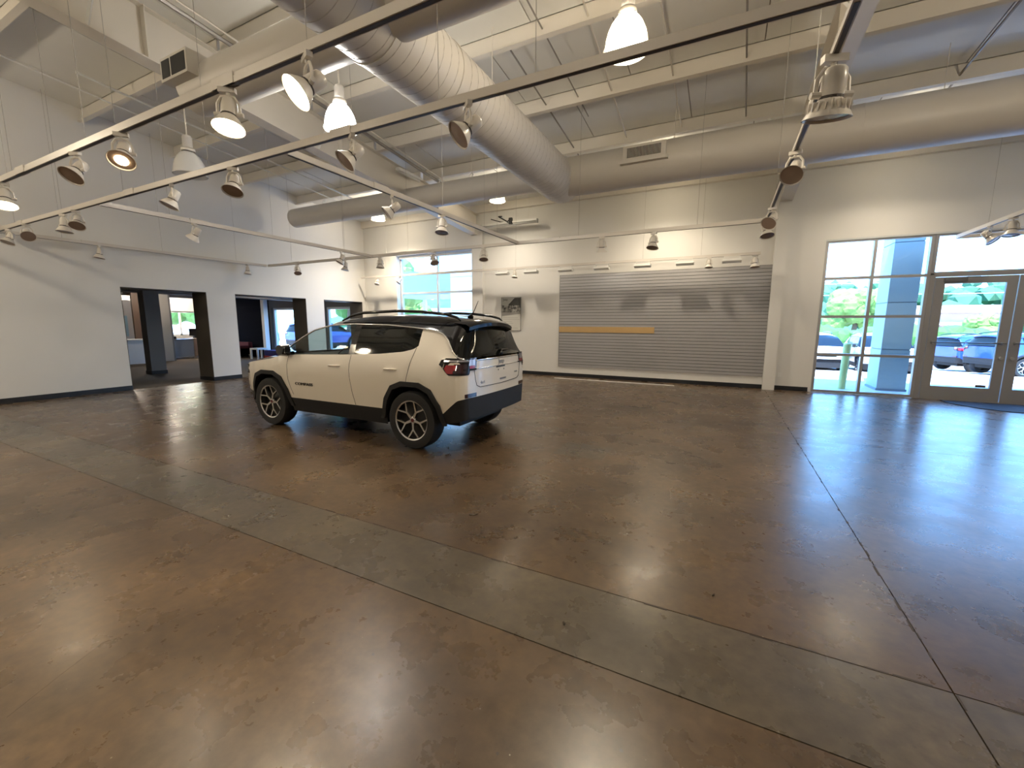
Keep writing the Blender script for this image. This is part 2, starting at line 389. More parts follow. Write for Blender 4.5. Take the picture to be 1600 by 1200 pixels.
t = thing('framed_poster', 'framed black and white photograph poster with small text beside the rear of the car', 'poster', (-6.12, YB-.0, 1.30))
obj('frame', B((0, -.02, 0, .66, -.0, .012), (0, -.02, .99, .66, 0, 1.0), (0, -.02, 0, .012, 0, 1.0), (.648, -.02, 0, .66, 0, 1.0)), mat('thin_frame', (.2, .2, .19), .4), t)
obj('paper', B(.01, -.012, .01, .65, -.006, .99), mat('paper_white', (.62, .61, .56), .6), t)
def photo_mat():
    m = bpy.data.materials.new('bw_photo'); m.use_nodes = True; n = m.node_tree; b = n.nodes['Principled BSDF']; b.inputs['Roughness'].default_value = .5
    t_ = n.nodes.new('ShaderNodeTexCoord'); x = n.nodes.new('ShaderNodeTexNoise'); x.inputs['Scale'].default_value = 14; x.inputs['Detail'].default_value = 5
    r = n.nodes.new('ShaderNodeValToRGB'); r.color_ramp.elements[0].position = .4; r.color_ramp.elements[1].position = .62
    r.color_ramp.elements[0].color = (.02, .02, .02, 1); r.color_ramp.elements[1].color = (.35, .34, .31, 1)
    n.links.new(t_.outputs['Object'], x.inputs[0]); n.links.new(x.outputs['Fac'], r.inputs[0]); n.links.new(r.outputs[0], b.inputs['Base Color']); return m
pm_ = photo_mat(); dk = mat('photo_dark', (.035, .034, .03), .5, noise=.5, nscale=30); gr = mat('photo_grey', (.28, .27, .25), .5)
def flat(name, poly, m, y=-.0135):
    bm = bmesh.new(); prism(bm, poly, lambda p: Vector((p[0], y+.001, p[1])), lambda p: Vector((p[0], y, p[1]))); return obj(name, bm, m, t)
flat('photo_sky', [(.012, .60), (.648, .60), (.648, .985), (.012, .985)], mat('photo_sky', (.42, .42, .38), .5))
flat('photo_hill', [(.24, .78), (.45, .975), (.648, .975), (.648, .52), (.3, .60)], dk, -.0142)
flat('photo_crowd', [(.012, .55), (.648, .55), (.648, .74), (.4, .76), (.16, .74), (.012, .77)], pm_, -.0150)
flat('photo_ground', [(.012, .44), (.648, .50), (.648, .555), (.012, .555)], gr, -.0146)
for k, (z, ln) in enumerate([(.38, .50), (.33, .56), (.26, .30), (.21, .34), (.15, .3), (.07, .5)]):
    flat('text_line', [(.06, z), (.06+ln, z), (.06+ln, z+.012), (.06, z+.012)], mat('text_grey', (.42, .41, .38), .6), -.0132)
text('poster_heading', 'Jeep', .09, Matrix.Translation((.14, -.0150, .93)) @ Matrix.Rotation(math.radians(90), 4, 'X'), dk, t)

o = obj('wall_molding_strip', B(-4.15, 10.885, 0, -1.0, 10.925, .018), mat('white_strip', (.8, .8, .78), .4)); tag(o, 'long thin white strip lying on the floor below the slatwall', 'strip')
bm = bmesh.new(); prism(bm, [(4.02, 11.02), (4.28, 10.55), (4.6, 10.36), (5.4, 10.28), (6.0, 10.28), (6.0, 11.36), (4.02, 11.36)], lambda p: Vector((p[0], p[1], .0)), lambda p: Vector((p[0], p[1], .012)))
o = obj('entrance_mat', bm, mat('black_mat', (.012, .014, .018), .8, noise=.3, nscale=90)); tag(o, 'black walk-off mat with a curved edge before the entrance doors', 'mat')
o = obj('wall_outlet', B(1.20, YB-.008, .30, 1.27, YB, .41), trimw); tag(o, 'small white outlet plate low on the wall right of the boxed column', 'outlet')

# fluorescent strips
def strip_light(x0, x1, y, z, lab):
    t = thing('strip_light', lab, 'light', ((x0+x1)/2, y, z), group=None); L = (x1-x0)/2
    obj('fixture_body', B((-L, -.06, 0, L, .06, .05)), trimw, t)
    obj('tube_cover', T([(-L+.03, 0, -.02), (L-.03, 0, -.02)], .035, 10), mat('tube_off', (.62, .62, .60), .3), t, smooth=True)
    for s in (-1, 1): obj('end_cap', B(s*L-.015, -.05, -.055, s*L+.015, .05, .05), mat('cap', (.45, .44, .42), .5), t)
    for s in (-1, 1): obj('hanger_wire', T([(s*L*.7, 0, .05), (s*L*.7, 0, zdeck(y)-z)], .003, 4), steelp, t)
strip_light(-6.62, -4.85, 11.16, 4.36, 'unlit fluorescent strip light high on the back wall below the spiral duct end')
t = thing('strip_light', 'white fluorescent fixture fixed to the side of the left rafter', 'light', (-6.86, 8.2, 4.95), math.radians(90))
obj('fixture_body', B(-.4, -.05, 0, .4, .05, .06), trimw, t); obj('tube_cover', T([(-.37, 0, -.02), (.37, 0, -.02)], .03, 8), mat('tube_off', (.62,.62,.6), .3), t, smooth=True)
t = thing('ceiling_bracket', 'black bent steel bracket on the back wall beside the left column', 'bracket', (-6.1, 11.2, 4.55))
obj('arm', T([(0, .2, .1), (-.0, 0, .05), (.35, -.1, -.15), (.45, -.1, -.05)], .018, 6), darkm, t)
obj('brace', T([(-.25, 0, .0), (.1, -.05, -.12), (.4, -.1, -.18)], .014, 6), darkm, t)
obj('tip', B(.40, -.13, -.22, .50, -.07, -.05), darkm, t)

# ------------------------------------------------------------ ducts
DY, DZ = 8.30, 4.40
duct = thing('supply_duct', 'beige round supply ducts: big spiral duct overhead joining the cross duct along the back', 'duct', (0, 0, 4.4))
def dpart(name, bm, loc):
    o = obj(name, bm, ductm, duct, angle=38); o.location = (loc[0], loc[1], loc[2]-4.4); return o
t = dpart('cross_duct', T([(-3.05, 0, -.03), (9.1, 0, -.03)], .353, 36), (0, DY, DZ)); t['label'] = 'thick cross duct on the right'
seam = mat('duct_seam', (.48, .45, .41), .5)
for x in (-.2, 1.6, 3.4, 5.2, 7.0):
    obj('duct_joint', T([(x-.012, 0, -.03), (x+.012, 0, -.03)], .357, 36, True), ductm, t, angle=40)
g = obj('register_boot', B((-1.80, -.42, -.05, -1.08, -.28, .19), (-1.84, -.44, -.10, -1.04, -.28, -.05)), ductm, duct); g.location = (0, DY, 0)
obj('register_dark', B(-1.73, -.425, -.01, -1.16, -.42, .15), darkm, g)
for k in range(24): obj('louver', B(-1.725+.0237*k, -.434, -.01, -1.717+.0237*k, -.424, .15), ductm, g)
t2 = dpart('cross_duct', T([(-3.1, 0, 0), (-11.1, 0, 0)], .25, 30), (0, DY, 4.44)); t2['label'] = 'thinner cross duct on the left'
for x in (-5.2, -7.6, -9.9):
    obj('duct_hanger', T([(x, -.02, .25), (x-.05, 0, .30), (x, .02, .36), (x+.05, 0, .30), (x, 0, .25)], .010, 6), trimw, t2)
    obj('hanger_wire', T([(x, 0, .34), (x, 0, zdeck(DY)-4.44)], .004, 4), steelp, t2)
for x in (-1.0, 2.5, 5.5): obj('hanger_strap', T([(x, 0, .3), (x, 0, zdeck(DY)-DZ)], .006, 4), steelp, t)
t3 = dpart('spiral_duct', T([(0, -3, 0), (0, 8.0, 0), (0, 8.35, .0), (0, 8.62, -.02)], [.383, .383, .383, .33], 40), (-3.15, 0, 4.33))
bm = bmesh.new(); n = 40; yy = -2.0; pts = []; pitch = .135
while yy < 8.1:
    a = 2*math.pi*(yy/pitch); pts.append((.384*math.cos(a), yy, .384*math.sin(a))); yy += pitch/26
o = obj('spiral_seam', T(pts, .0035, 4), seam, t3); o['kind'] = 'stuff'
for y in (3.3, 4.3): obj('duct_joint', T([(0, y-.02, 0), (0, y+.02, 0)], .392, 36), ductm, t3, angle=40)
for y in (1.9, 5.6): obj('hanger_strap', T([(0, y, .38), (0, y, zdeck(y)-4.33)], .006, 4), steelp, t3)
t4 = dpart('branch_duct', T([(-.3, 0, 0), (-2.92, 0, 0)], .25, 30), (-3.15, 3.30, 4.33))
g = obj('grille_box', B(-2.98, -.36, -.03, -2.43, -.06, .22), ductm, duct); g.location = (-3.15, 3.30, -.07)
for a, b_ in ((-2.95, -2.78), (-2.75, -2.46)): obj('grille_opening', B(a, -.364, .0, b_, -.358, .19), darkm, g)
dpart('branch_duct', T([(.3, 0, 0), (4.1, 0, 0)], .25, 30), (-3.15, 3.30, 4.33))

# ------------------------------------------------------------ ceiling tracks
Z_T = 3.05
def track(label, x0, y0, x1, y1, nw, h=.062, wd=.042):
    L = math.hypot(x1-x0, y1-y0); a = math.atan2(y1-y0, x1-x0)
    t = thing('lighting_track', label, 'track', (x0, y0, Z_T), a, 'suspended lighting tracks')
    obj('rail', B((0, -wd/2, 0, L, wd/2, h*.62), (0, -wd*.36, h*.62, L, wd*.36, h)), trackm, t)
    obj('rail_slot', B(.02, -wd*.3, -.002, L-.02, wd*.3, .001), slotm, t)
    k = 1.2
    while k < L-.6:
        obj('rail_joiner', B(k-.12, -wd/2-.004, .0, k+.12, wd/2+.004, h+.006), trackm, t); k += 3.66
    for i in range(nw):
        s = L*(i+.5)/nw; y = y0 + s*math.sin(a); xx = x0 + s*math.cos(a)
        if abs(xx+3.15) < .6: s += 1.1 if abs(math.sin(a)) < .5 else 0
        if abs(xx+3.74) < .1 and y < 8: pass
        obj('hanging_wire', T([(s, 0, h), (s, 0, zdeck(y)-Z_T)], .0028, 4, False), mat('wire', (.42, .40, .37), .5), t)
    return t
track('nearest lighting track, crossing the upper left from the big spotlights', -11.6, 1.85, 1.2, 1.85, 7)
track('second lighting track from the camera, crossing in front of the big hanging lamp', -11.5, 2.72, 1.6, 2.72, 7)
track('lighting track running away from the second track above the car', -3.74, 2.745, -3.74, 7.635, 3)
track('right-hand lighting track running towards the boxed column', .47, 2.745, .47, 7.635, 2)
track('lighting track running towards the back on the left, with two spotlights', -7.6, 2.745, -7.6, 7.635, 3)
track('lighting track running along the left wall above the wide openings', -11.55, 2.75, -11.55, 7.635, 3)
track('rear lighting track crossing above the car roof height in mid room', -11.5, 7.66, .50, 7.66, 6)
track('white lighting track closest to the back wall above the slatwall', -11.5, 11.02, .62, 11.02, 5)
track('short lighting track running away towards the entrance doors', 3.62, 6.6, 3.62, 10.49, 2)
track('short lighting track crossing in front of the entrance door transom', 3.62, 10.53, 8.9, 10.53, 2)

# spotlight heads
lens_on = mat('lamp_lens_lit', (1, .9, .7), .3, emit=(1, .80, .50), es=14)
lens_dim = mat('lamp_lens_low', (1, .85, .6), .3, emit=(1, .85, .55), es=4)
lens_off = mat('lamp_lens_off', (.30, .22, .17), .25)
def head_template():
    t = thing('track_spotlight', 'x', 'spotlight')
    obj('track_adapter', B(-.045, -.016, -.028, .045, .016, .0), headm, t)
    bm = T([(0, 0, -.028), (0, 0, -.045)], .012, 8)
    tube(bm, [(-.062, 0, -.145), (-.058, 0, -.085), (-.035, 0, -.05), (0, 0, -.044), (.035, 0, -.05), (.058, 0, -.085), (.062, 0, -.145)], .0085, 6)
    obj('yoke', bm, headm, t)
    h = obj('lamp_housing', La([(0, .095), (.030, .095), (.040, .085), (.043, .05), (.043, .0), (.040, -.012), (.055, -.03), (.080, -.07), (.088, -.085), (.084, -.085), (.076, -.068), (.05, -.03), (0, -.03)], 24), headm, t, angle=40)
    h.location = (0, 0, -.145)
    for s in (-1, 1): obj('pivot_knob', T([(s*.040, 0, 0), (s*.078, 0, 0)], .013, 8), headm, h)
    obj('cooling_slot', T([(0, 0, -.006), (0, 0, -.018)], .044, 16), mat('slot_dark', (.06, .05, .045), .6), h)
    obj('lens', La([(0, -.078), (.080, -.072), (.082, -.076), (.0, -.083)], 24), lens_off, h)
    return t
HT = head_template()
def head(x, y, yawdeg, tilt, label, state=0, s=1.0, z=Z_T):
    t = dup(HT)
    t.location = (x, y, z); t.rotation_euler = (0, 0, math.radians(yawdeg)); t.scale = (s, s, s)
    t['label'] = label; t['category'] = 'spotlight'; t['group'] = 'track spotlights'
    h = [c for c in t.children if c.name.startswith('lamp_housing')][0]
    h.rotation_euler = (math.radians(tilt), 0, 0)
    if state:
        l = [c for c in h.children if c.name.startswith('lens')][0]
        if state == 2: l.material_slots[0].link = 'OBJECT'; l.material_slots[0].material = lens_on
        else: obj('glowing_bulb', La([(0, -.092), (.040, -.086), (.042, -.080), (0, -.078)], 16), lens_on, h)
        ld = bpy.data.lights.new('spot_bulb', 'SPOT'); ld.energy = 40 if state == 2 else 10; ld.color = (1, .84, .62)
        ld.spot_size = math.radians(95); ld.spot_blend = .9; ld.shadow_soft_size = .06
        lo = bpy.data.objects.new('spot_bulb', ld); C.objects.link(lo); lo.parent = h; lo.location = (0, 0, -.10)
    return t
# yaw 0, tilt 0 points straight down; tilt turns the beam towards the head's local +Y (negative tilts towards -Y)
A_ = 1.85; B2 = 2.72
L_ = [  # x, y, yaw, tilt, label, lit, scale
 (-7.36, A_, 70, -20, 'glowing spotlight at the very left end of the nearest track in view', 2, 1.15),
 (-5.45, A_, 200, 40, 'unlit spotlight between two lit ones on the nearest track', 0, 1.1),
 (-4.56, A_, 230, 35, 'dimly glowing spotlight on the nearest track, between an unlit and a bright one', 1, 1.1),
 (-3.07, A_, 215, 14, 'brightly lit spotlight aimed down on the nearest track', 2, 1.15),
 (-2.28, A_, 338, -48, 'brightest spotlight, tilted to the camera, rightmost in view on the nearest track', 2, 1.15),
 (-10.9, B2, 200, 25, 'unlit spotlight at the left end of the second track', 0, 1.05),
 (-10.1, B2, 80, -55, 'unlit spotlight second from the left end on the second track', 0, 1.05),
 (-8.67, B2, 200, 5, 'unlit spotlight aimed straight down on the second track, third from the left', 0, 1.1),
 (-8.23, B2, 240, 35, 'pale spotlight turned sideways on the second track, beside the one aimed straight down', 0, 1.05),
 (-5.7, B2, 340, -25, 'unlit spotlight below the unlit white dome lamp on the second track', 0, 1.1),
 (-4.53, B2, 210, 25, 'unlit spotlight on the second track under the branch duct grille', 0, 1.1),
 (-2.87, B2, 330, -45, 'unlit spotlight right below the white glowing dome lamp', 0, 1.1),
 (-1.73, B2, 320, -50, 'unlit spotlight hanging in front of the big spiral duct', 0, 1.15),
 (-3.74, 4.14, 315, -50, 'unlit spotlight nearer end of the track running over the car', 0, 1.1),
 (-3.74, 5.16, 15, -12, 'unlit spotlight farther along the track running over the car', 0, 1.1),
 (.47, 4.72, 340, -45, 'unlit spotlight midway on the right-hand track in front of the cross duct', 0, 1.1),
 (.47, 6.75, 330, -50, 'unlit spotlight near the far end of the right-hand track', 0, 1.1),
 (.47, 7.45, 200, 20, 'pale spotlight at the very end of the right-hand track', 0, 1.1),
 (-7.6, 3.89, 300, -35, 'white spotlight alone on the left track in front of the white wall', 0, 1.1),
 (-7.6, 6.75, 330, -30, 'spotlight at the far end of the left track above the third opening', 0, 1.1),
 (-11.55, 4.09, 180, 10, 'small spotlight on the left wall track above the first opening', 0, 1.1),
 (-11.55, 7.1, 180, 5, 'small spotlight on the left wall track above the second opening', 0, 1.1),
 (-10.3, 7.66, 240, 30, 'small spotlight at the left end of the rear track', 0, 1.1),
 (-8.5, 7.66, 330, -10, 'small spotlight on the rear track just left of the room corner', 0, 1.1),
 (-7.35, 7.66, 200, 5, 'spotlight on the rear track left of the tall window', 0, 1.1),
 (-5.79, 7.66, 240, 30, 'white spotlight on the rear track in front of the tall window', 0, 1.1),
 (-4.52, 7.66, 30, -20, 'small spotlight on the rear track above the framed poster', 0, 1.1),
 (-2.06, 7.66, 10, 10, 'spotlight on the rear track above the left half of the slatwall', 0, 1.15),
 (-1.17, 7.66, 340, -15, 'spotlight on the rear track above the middle of the slatwall', 0, 1.15),
 (-10.75, 11.02, 10, -20, 'small white spotlight left of the tall window on the wall track', 0, 1.0),
 (-9.75, 11.02, 330, -40, 'small spotlight over the left edge of the tall window', 0, 1.0),
 (-5.47, 11.02, 180, 10, 'small white spotlight between two boxy fixtures above the poster', 0, 1.0),
 (-.41, 11.02, 180, 10, 'small white spotlight between boxy fixtures above the right half of the slatwall', 0, 1.0),
 (.52, 11.02, 200, 10, 'white spotlight at the right end of the wall track beside the column', 0, 1.2),
 (3.62, 9.45, 230, 40, 'grey spotlight silhouetted against the door transom window', 0, 1.1),
 (3.62, 8.85, 330, -10, 'spotlight at the right frame edge over the entrance doors', 0, 1.1)]
big = head(.47, 3.22, 20, 12, 'largest spotlight, with a ribbed housing, at the top of the right-hand track', 0, 1.45)
bh = [c for c in big.children if c.name.startswith('lamp_housing')][0]
for k in range(20):
    a = 2*math.pi*k/20
    obj('cooling_rib', B(-.0025, .050, -.062, .0025, .078, -.028), headm, bh).rotation_euler = (0, 0, a)
for q in L_: head(q[0], q[1], q[2], q[3], q[4], q[5], q[6])
def purge(o):
    for c in list(o.children): purge(c)
    bpy.data.objects.remove(o)
purge(HT)
# boxy wall wash fixtures on the wall track
wt = thing('wall_wash_fixture', 'x', 'light')
obj('bracket', B((-.13, -.012, -.05, -.115, .012, 0), (.115, -.012, -.05, .13, .012, 0), (-.13, -.012, -.012, .13, .012, 0)), trimw, wt)
bm = bmesh.new(); prism(bm, [(-.06, -.05), (.05, -.05), (.06, -.075), (.045, -.11), (-.045, -.11), (-.065, -.08)], lambda p: Vector((-.15, p[0], p[1])), lambda p: Vector((.15, p[0], p[1])))
obj('fixture_box', bm, trimw, wt)
wn = ['leftmost boxy white wall-wash light, beside the left column', 'boxy white wall-wash light above and right of the poster', 'boxy grey-white wall-wash light over the left edge of the slatwall',
      'boxy wall-wash light above the tan strip of the slatwall', 'boxy bright white wall-wash light above the slatwall middle', 'wide boxy white wall-wash light left of the small spotlight over the slatwall', 'rightmost boxy wall-wash light near the boxed column']
for i, x in enumerate((-5.87, -4.95, -3.93, -2.94, -1.91, -.93, .06)):
    t = wt if i == 0 else dup(wt); t.location = (x, 11.02, Z_T); t.scale = (1.3, 1.3, 1.3); t['label'] = wn[i]; t['category'] = 'light'; t['group'] = 'boxy wall-wash lights on the wall track'

# ------------------------------------------------------------ hanging dome lamps
def acrylic(name, col, es, clear=.6):
    m = bpy.data.materials.new(name); m.use_nodes = True; n = m.node_tree; b = n.nodes['Principled BSDF']
    b.inputs['Base Color'].default_value = (.85, .85, .83, 1); b.inputs['Roughness'].default_value = .25
    if es: b.inputs['Emission Color'].default_value = (*col, 1); b.inputs['Emission Strength'].default_value = es
    o = n.nodes['Material Output']; t = n.nodes.new('ShaderNodeBsdfTransparent'); mx = n.nodes.new('ShaderNodeMixShader'); mx.inputs[0].default_value = clear
    n.links.new(b.outputs[0], mx.inputs[1]); n.links.new(t.outputs[0], mx.inputs[2]); n.links.new(mx.outputs[0], o.inputs[0])
    return m
ac_warm = acrylic('acrylic_warm', (1, .80, .45), 2.6); ac_cool = acrylic('acrylic_cool', (.86, .95, 1), 2.2); ac_off = acrylic('acrylic_off', (0, 0, 0), 0, .25)
bulb_w = mat('bulb_warm', (1, 1, 1), .4, emit=(1, .9, .7), es=25)
def dome(x, y, z, label, state, power=0, color=(1, .78, .5), s=1.0, top=.55, down=False):
    t = thing('dome_lamp', label, 'lamp', (x, y, z), 0, 'hanging dome lamps')
    am = {'w': ac_warm, 'c': ac_cool, 'o': ac_off}[state]
    pr = [(.212, 0), (.208, .03), (.200, .10), (.182, .17), (.152, .235), (.115, .285), (.080, .315)]
    pr = [(a*s, b_*s) for a, b_ in pr]
    obj('dome_shade', La(pr + [(a-.006, b_) for a, b_ in pr[::-1]], 32), am, t, smooth=True)
    obj('shade_rim', La([(.218*s, -.005), (.222*s, .003), (.218*s, .011), (.212*s, .003), (.218*s, -.005)], 32), am, t, smooth=True)
    obj('collar_ring', La([(.085*s, .33*s), (.09*s, .35*s), (.085*s, .37*s), (.078*s, .35*s), (.085*s, .33*s)], 24), steelp, t, smooth=True)
    obj('ballast_housing', La([(0, .33*s), (.06*s, .33*s), (.065*s, .36*s), (.065*s, (top-.03)*s), (.05*s, top*s), (0, top*s)], 20), mat('ballast', (.55, .53, .50), .4), t, smooth=False)
    obj('stem', T([(0, 0, (top-.01)*s), (0, 0, zdeck(y)-z-.005)], .010, 6), steelp, t)
    obj('bulb', La([(0, .10), (.03, .11), (.045, .15), (.04, .2), (.025, .26), (0, .30)], 14), bulb_w if state != 'o' else mat('bulb_off', (.5, .5, .5), .3), t, smooth=True)
    if power:
        if down:
            l2 = bpy.data.lights.new('dome_downlight', 'SPOT'); l2.energy = power; l2.color = color; l2.shadow_soft_size = .10; l2.spot_size = math.radians(136); l2.spot_blend = .9
            q2 = bpy.data.objects.new('dome_downlight', l2); C.objects.link(q2); q2.parent = t; q2.location = (0, 0, -.01); power = power*.30
        ld = bpy.data.lights.new('dome_bulb', 'POINT'); ld.energy = power; ld.color = color; ld.shadow_soft_size = .13
        lo = bpy.data.objects.new('dome_bulb', ld); C.objects.link(lo); lo.parent = t; lo.location = (0, 0, .20)
    return t
WP = 240
WARM = (1, .85, .64)
dome(-.97, 4.22, 3.97, 'big warm glowing dome lamp hanging near the top centre', 'w', WP*.5, WARM, .92)
dome(-4.45, 4.05, 3.90, 'white glowing dome lamp hanging right of the brightest spotlight', 'c', WP*.5, (1, .93, .84), .92)
dome(-7.28, 3.74, 3.68, 'unlit white dome lamp hanging before the left wall', 'o')
BR = WP*.52
dome(-5.56, 10.15, 4.70, 'warm-white dome lamp partly hidden behind the cross duct junction', 'w', BR*.75, (1, .88, .72), .95, .38, True)
dome(-9.75, 10.15, 4.66, 'orange glowing dome lamp peeking under the thin left duct', 'w', BR*2.0, WARM, .95, .38, True)
dome(-1.40, 10.15, 4.70, 'dome lamp hidden behind the thick cross duct above the slatwall', 'w', BR, WARM, .95, .38, True)
dome(2.75, 10.15, 4.70, 'dome lamp hidden behind the thick cross duct above the entrance window', 'w', BR*.5, WARM, .95, .38, True)
dome(6.9, 10.15, 4.70, 'dome lamp behind the cross duct beyond the right frame edge', 'w', BR*.5, WARM, .95, .38, True)
dome(3.4, 3.6, 3.98, 'warm dome lamp overhead right of the camera', 'w', WP*1.0, WARM)
dome(-1.5, -.6, 4.1, 'added unseen warm dome lamp overhead behind the camera', 'w', WP*.35, WARM)  # unseen lamp added for warm light on the near side of the car
dome(-5.2, -.4, 4.1, 'added unseen warm dome lamp behind the camera to the left', 'w', WP*.35, WARM)  # unseen lamp added as warm fill from behind
dome(-9.5, -.4, 4.1, 'added unseen warm dome lamp behind the camera by the left wall', 'w', WP*1.1, WARM)  # unseen lamp added to brighten the left wall and left bay

# ------------------------------------------------------------ cars
def sm(xs, keys, k=.06):
    kx, kv = zip(*sorted(keys)); fine = np.linspace(xs.min()-.2, xs.max()+.2, 900); v = np.interp(fine, kx, kv)
    n = max(1, int(k/(fine[1]-fine[0]))); ker = np.hanning(n+2)[1:-1]; ker /= ker.sum()
    vp = np.pad(v, n, mode='edge'); v = np.convolve(vp, ker, mode='same')[n:-n]
    return np.interp(xs, fine, v)
class Body:
    X0, X1 = -.87, 3.47
    def __init__(s, dx=.03):
        a = np.arange(-.87, -.5, dx*.5); b = np.arange(a[-1]+dx*.5, 3.0, dx); c = np.arange(b[-1]+dx*.5, 3.47, dx*.5)
        extra = [-.06, .93, 1.03, 2.25, 2.38, 1.56, -.66]
        xs = np.unique(np.round(np.concatenate([a, b, c, [3.47], extra]), 4)); keep = [xs[0]]
        for x in xs[1:]:
            if x-keep[-1] > dx*.25 or x in extra: keep.append(x)
        s.xs = xs = np.array(keep)
        S = lambda keys, k=.10: sm(xs, keys, k)
        top = S([(-.88, 1.10), (-.84, 1.15), (-.76, 1.33), (-.68, 1.49), (-.62, 1.535), (-.4, 1.57), (-.1, 1.605), (.4, 1.63), (.9, 1.62), (1.3, 1.585), (1.55, 1.53), (1.8, 1.41), (2.1, 1.24), (2.40, 1.07), (2.6, 1.045), (2.9, 1.01), (3.2, .96), (3.38, .90), (3.47, .80)], .06)
        ch = S([(-.88, 1.09), (-.72, 1.12), (-.62, 1.17), (-.5, 1.27), (-.38, 1.37), (-.25, 1.42), (.1, 1.455), (.5, 1.48), (1.1, 1.49), (1.5, 1.47), (1.8, 1.40), (2.0, 1.29), (2.2, 1.16), (2.38, 1.055), (2.6, 1.01), (2.9, .97), (3.2, .92), (3.38, .86), (3.47, .77)], .08)
        belt = S([(-.88, 1.06), (-.5, 1.12), (-.2, 1.20), (-.07, 1.245), (.0, 1.20), (.15, 1.165), (.5, 1.13), (1.1, 1.10), (2.0, 1.07), (2.38, 1.035), (2.6, .985), (2.9, .945), (3.2, .90), (3.38, .83), (3.47, .74)], .05)
        pl = S([(-.88, .80), (-.85, .875), (-.80, .92), (-.72, .955), (-.6, .98), (-.4, 1), (2.7, 1), (2.95, .985), (3.15, .94), (3.3, .87), (3.40, .76), (3.47, .60)], .05)
        r1 = S([(-.88, .66), (-.75, .64), (-.55, .53), (-.42, .46), (3.0, .45), (3.2, .48), (3.47, .50)])
        r0 = S([(-.88, .41), (-.7, .38), (-.5, .36), (-.38, .35), (-.2, .26), (0, .25), (2.7, .25), (3.2, .24), (3.47, .28)])
        def ys(z): return np.interp(z, [.2, .45, .62, .80, .95, 1.06, 1.25, 1.42, 1.53, 1.65], [.80, .875, .902, .910, .902, .872, .80, .72, .655, .60])
        Z = [r0, r1]; 
        for f in (.25, .55, .8): Z.append(r1 + f*(belt-r1))
        Z.append(belt)
        for f in (.33, .66): Z.append(belt + f*(ch-belt))
        Z.append(ch)
        Y = [ys(z)*pl for z in Z]
        # hood: pull the top edge rows inwards
        hood = np.clip((xs-2.3)/.25, 0, 1)
        for j, k in ((5, .01), (6, .05), (7, .09), (8, .13)): Y[j] = Y[j] - hood*k
        yr = Y[8]
        Z.append(ch + .72*(top-ch)); Y.append(yr*.80)
        Z.append(ch + .93*(top-ch)); Y.append(yr*.42)
        Z.append(top); Y.append(yr*0)
        s.Z = np.array(Z); s.Y = np.array(Y); s.belt = belt; s.ch = ch; s.top = top
    def y(s, x, z):
        i = np.clip(np.searchsorted(s.xs, x), 1, len(s.xs)-1); t = (x-s.xs[i-1])/(s.xs[i]-s.xs[i-1]); t = min(max(t, 0), 1)
        zc = s.Z[:9, i-1]*(1-t)+s.Z[:9, i]*t; yc = s.Y[:9, i-1]*(1-t)+s.Y[:9, i]*t
        return float(np.interp(z, zc, yc))
    def zt(s, x): return float(np.interp(x, s.xs, s.top))
    def cells(s, bm, j0, j1, x0, x1, sides=(1, -1), off=0.0):
        idx = [i for i in range(len(s.xs)) if x0-1e-6 <= s.xs[i] <= x1+1e-6]
        for sg in sides:
            g = [[bm.verts.new((s.xs[i], sg*s.Y[j][i]*(1+off*1.0) + (sg*off if 0 else 0), s.Z[j][i]+off)) for i in idx] for j in range(j0, j1+1)]
            for a in range(len(g)-1):
                for b_ in range(len(idx)-1):
                    q = (g[a][b_], g[a+1][b_], g[a+1][b_+1], g[a][b_+1]) if sg > 0 else (g[a][b_], g[a][b_+1], g[a+1][b_+1], g[a+1][b_])
                    bm.faces.new(q)
        return bm
    def cap(s, bm, j0, j1, rear=True, ny=14):
        i = 0 if rear else -1; sg = -1 if rear else 1; bul = .055 if rear else .06; g = []
        for j in range(j0, j1+1):
            row = []
            for k in range(ny+1):
                f = 1-2*k/ny; yw = s.Y[min(j, 8)][i]
                row.append(bm.verts.new((s.xs[i]+sg*bul*(1-abs(f)**2.4), f*yw, s.Z[j][i])))
            g.append(row)
        for a in range(len(g)-1):
            for b_ in range(ny):
                q = (g[a][b_], g[a][b_+1], g[a+1][b_+1], g[a+1][b_]); bm.faces.new(q if not rear else q[::-1])
        return bm
    def xcap(s, y, z, rear=True):
        i = 0 if rear else -1; yw = float(np.interp(z, s.Z[:9, i], s.Y[:9, i])); f = min(abs(y)/yw, 1)
        return s.xs[i] + (-.055 if rear else .06)*(1-f**2.4)
    def ring(s, z, y_end, x_start, off, rear=True, n=26, side=1):
        """points around a corner at height z: along the flank from x_start, then across the cap to y_end"""
        P = []
        xe = s.xs[0] if rear else s.xs[-1]
        for k in range(n):
            x = x_start + (xe-x_start)*(k/(n-1))**.8; P.append(Vector((x, side*s.y(x, z), z)))
        yw = abs(P[-1].y)
        for k in range(1, n//2):
            y = yw + (y_end-yw)*k/(n//2-1); P.append(Vector((s.xcap(y, z, rear), side*y, z)))
        c = Vector((x_start+.0 if 0 else (0.9 if rear else 2.4), 0, z)); out = []
        for k, p in enumerate(P):
            a, b_ = P[max(k-1, 0)], P[min(k+1, len(P)-1)]; d = (b_-a).normalized(); nrm = Vector((d.y, -d.x, 0))
            if nrm.dot(p-c) < 0: nrm = -nrm
            out.append(p+nrm*off)
        return out
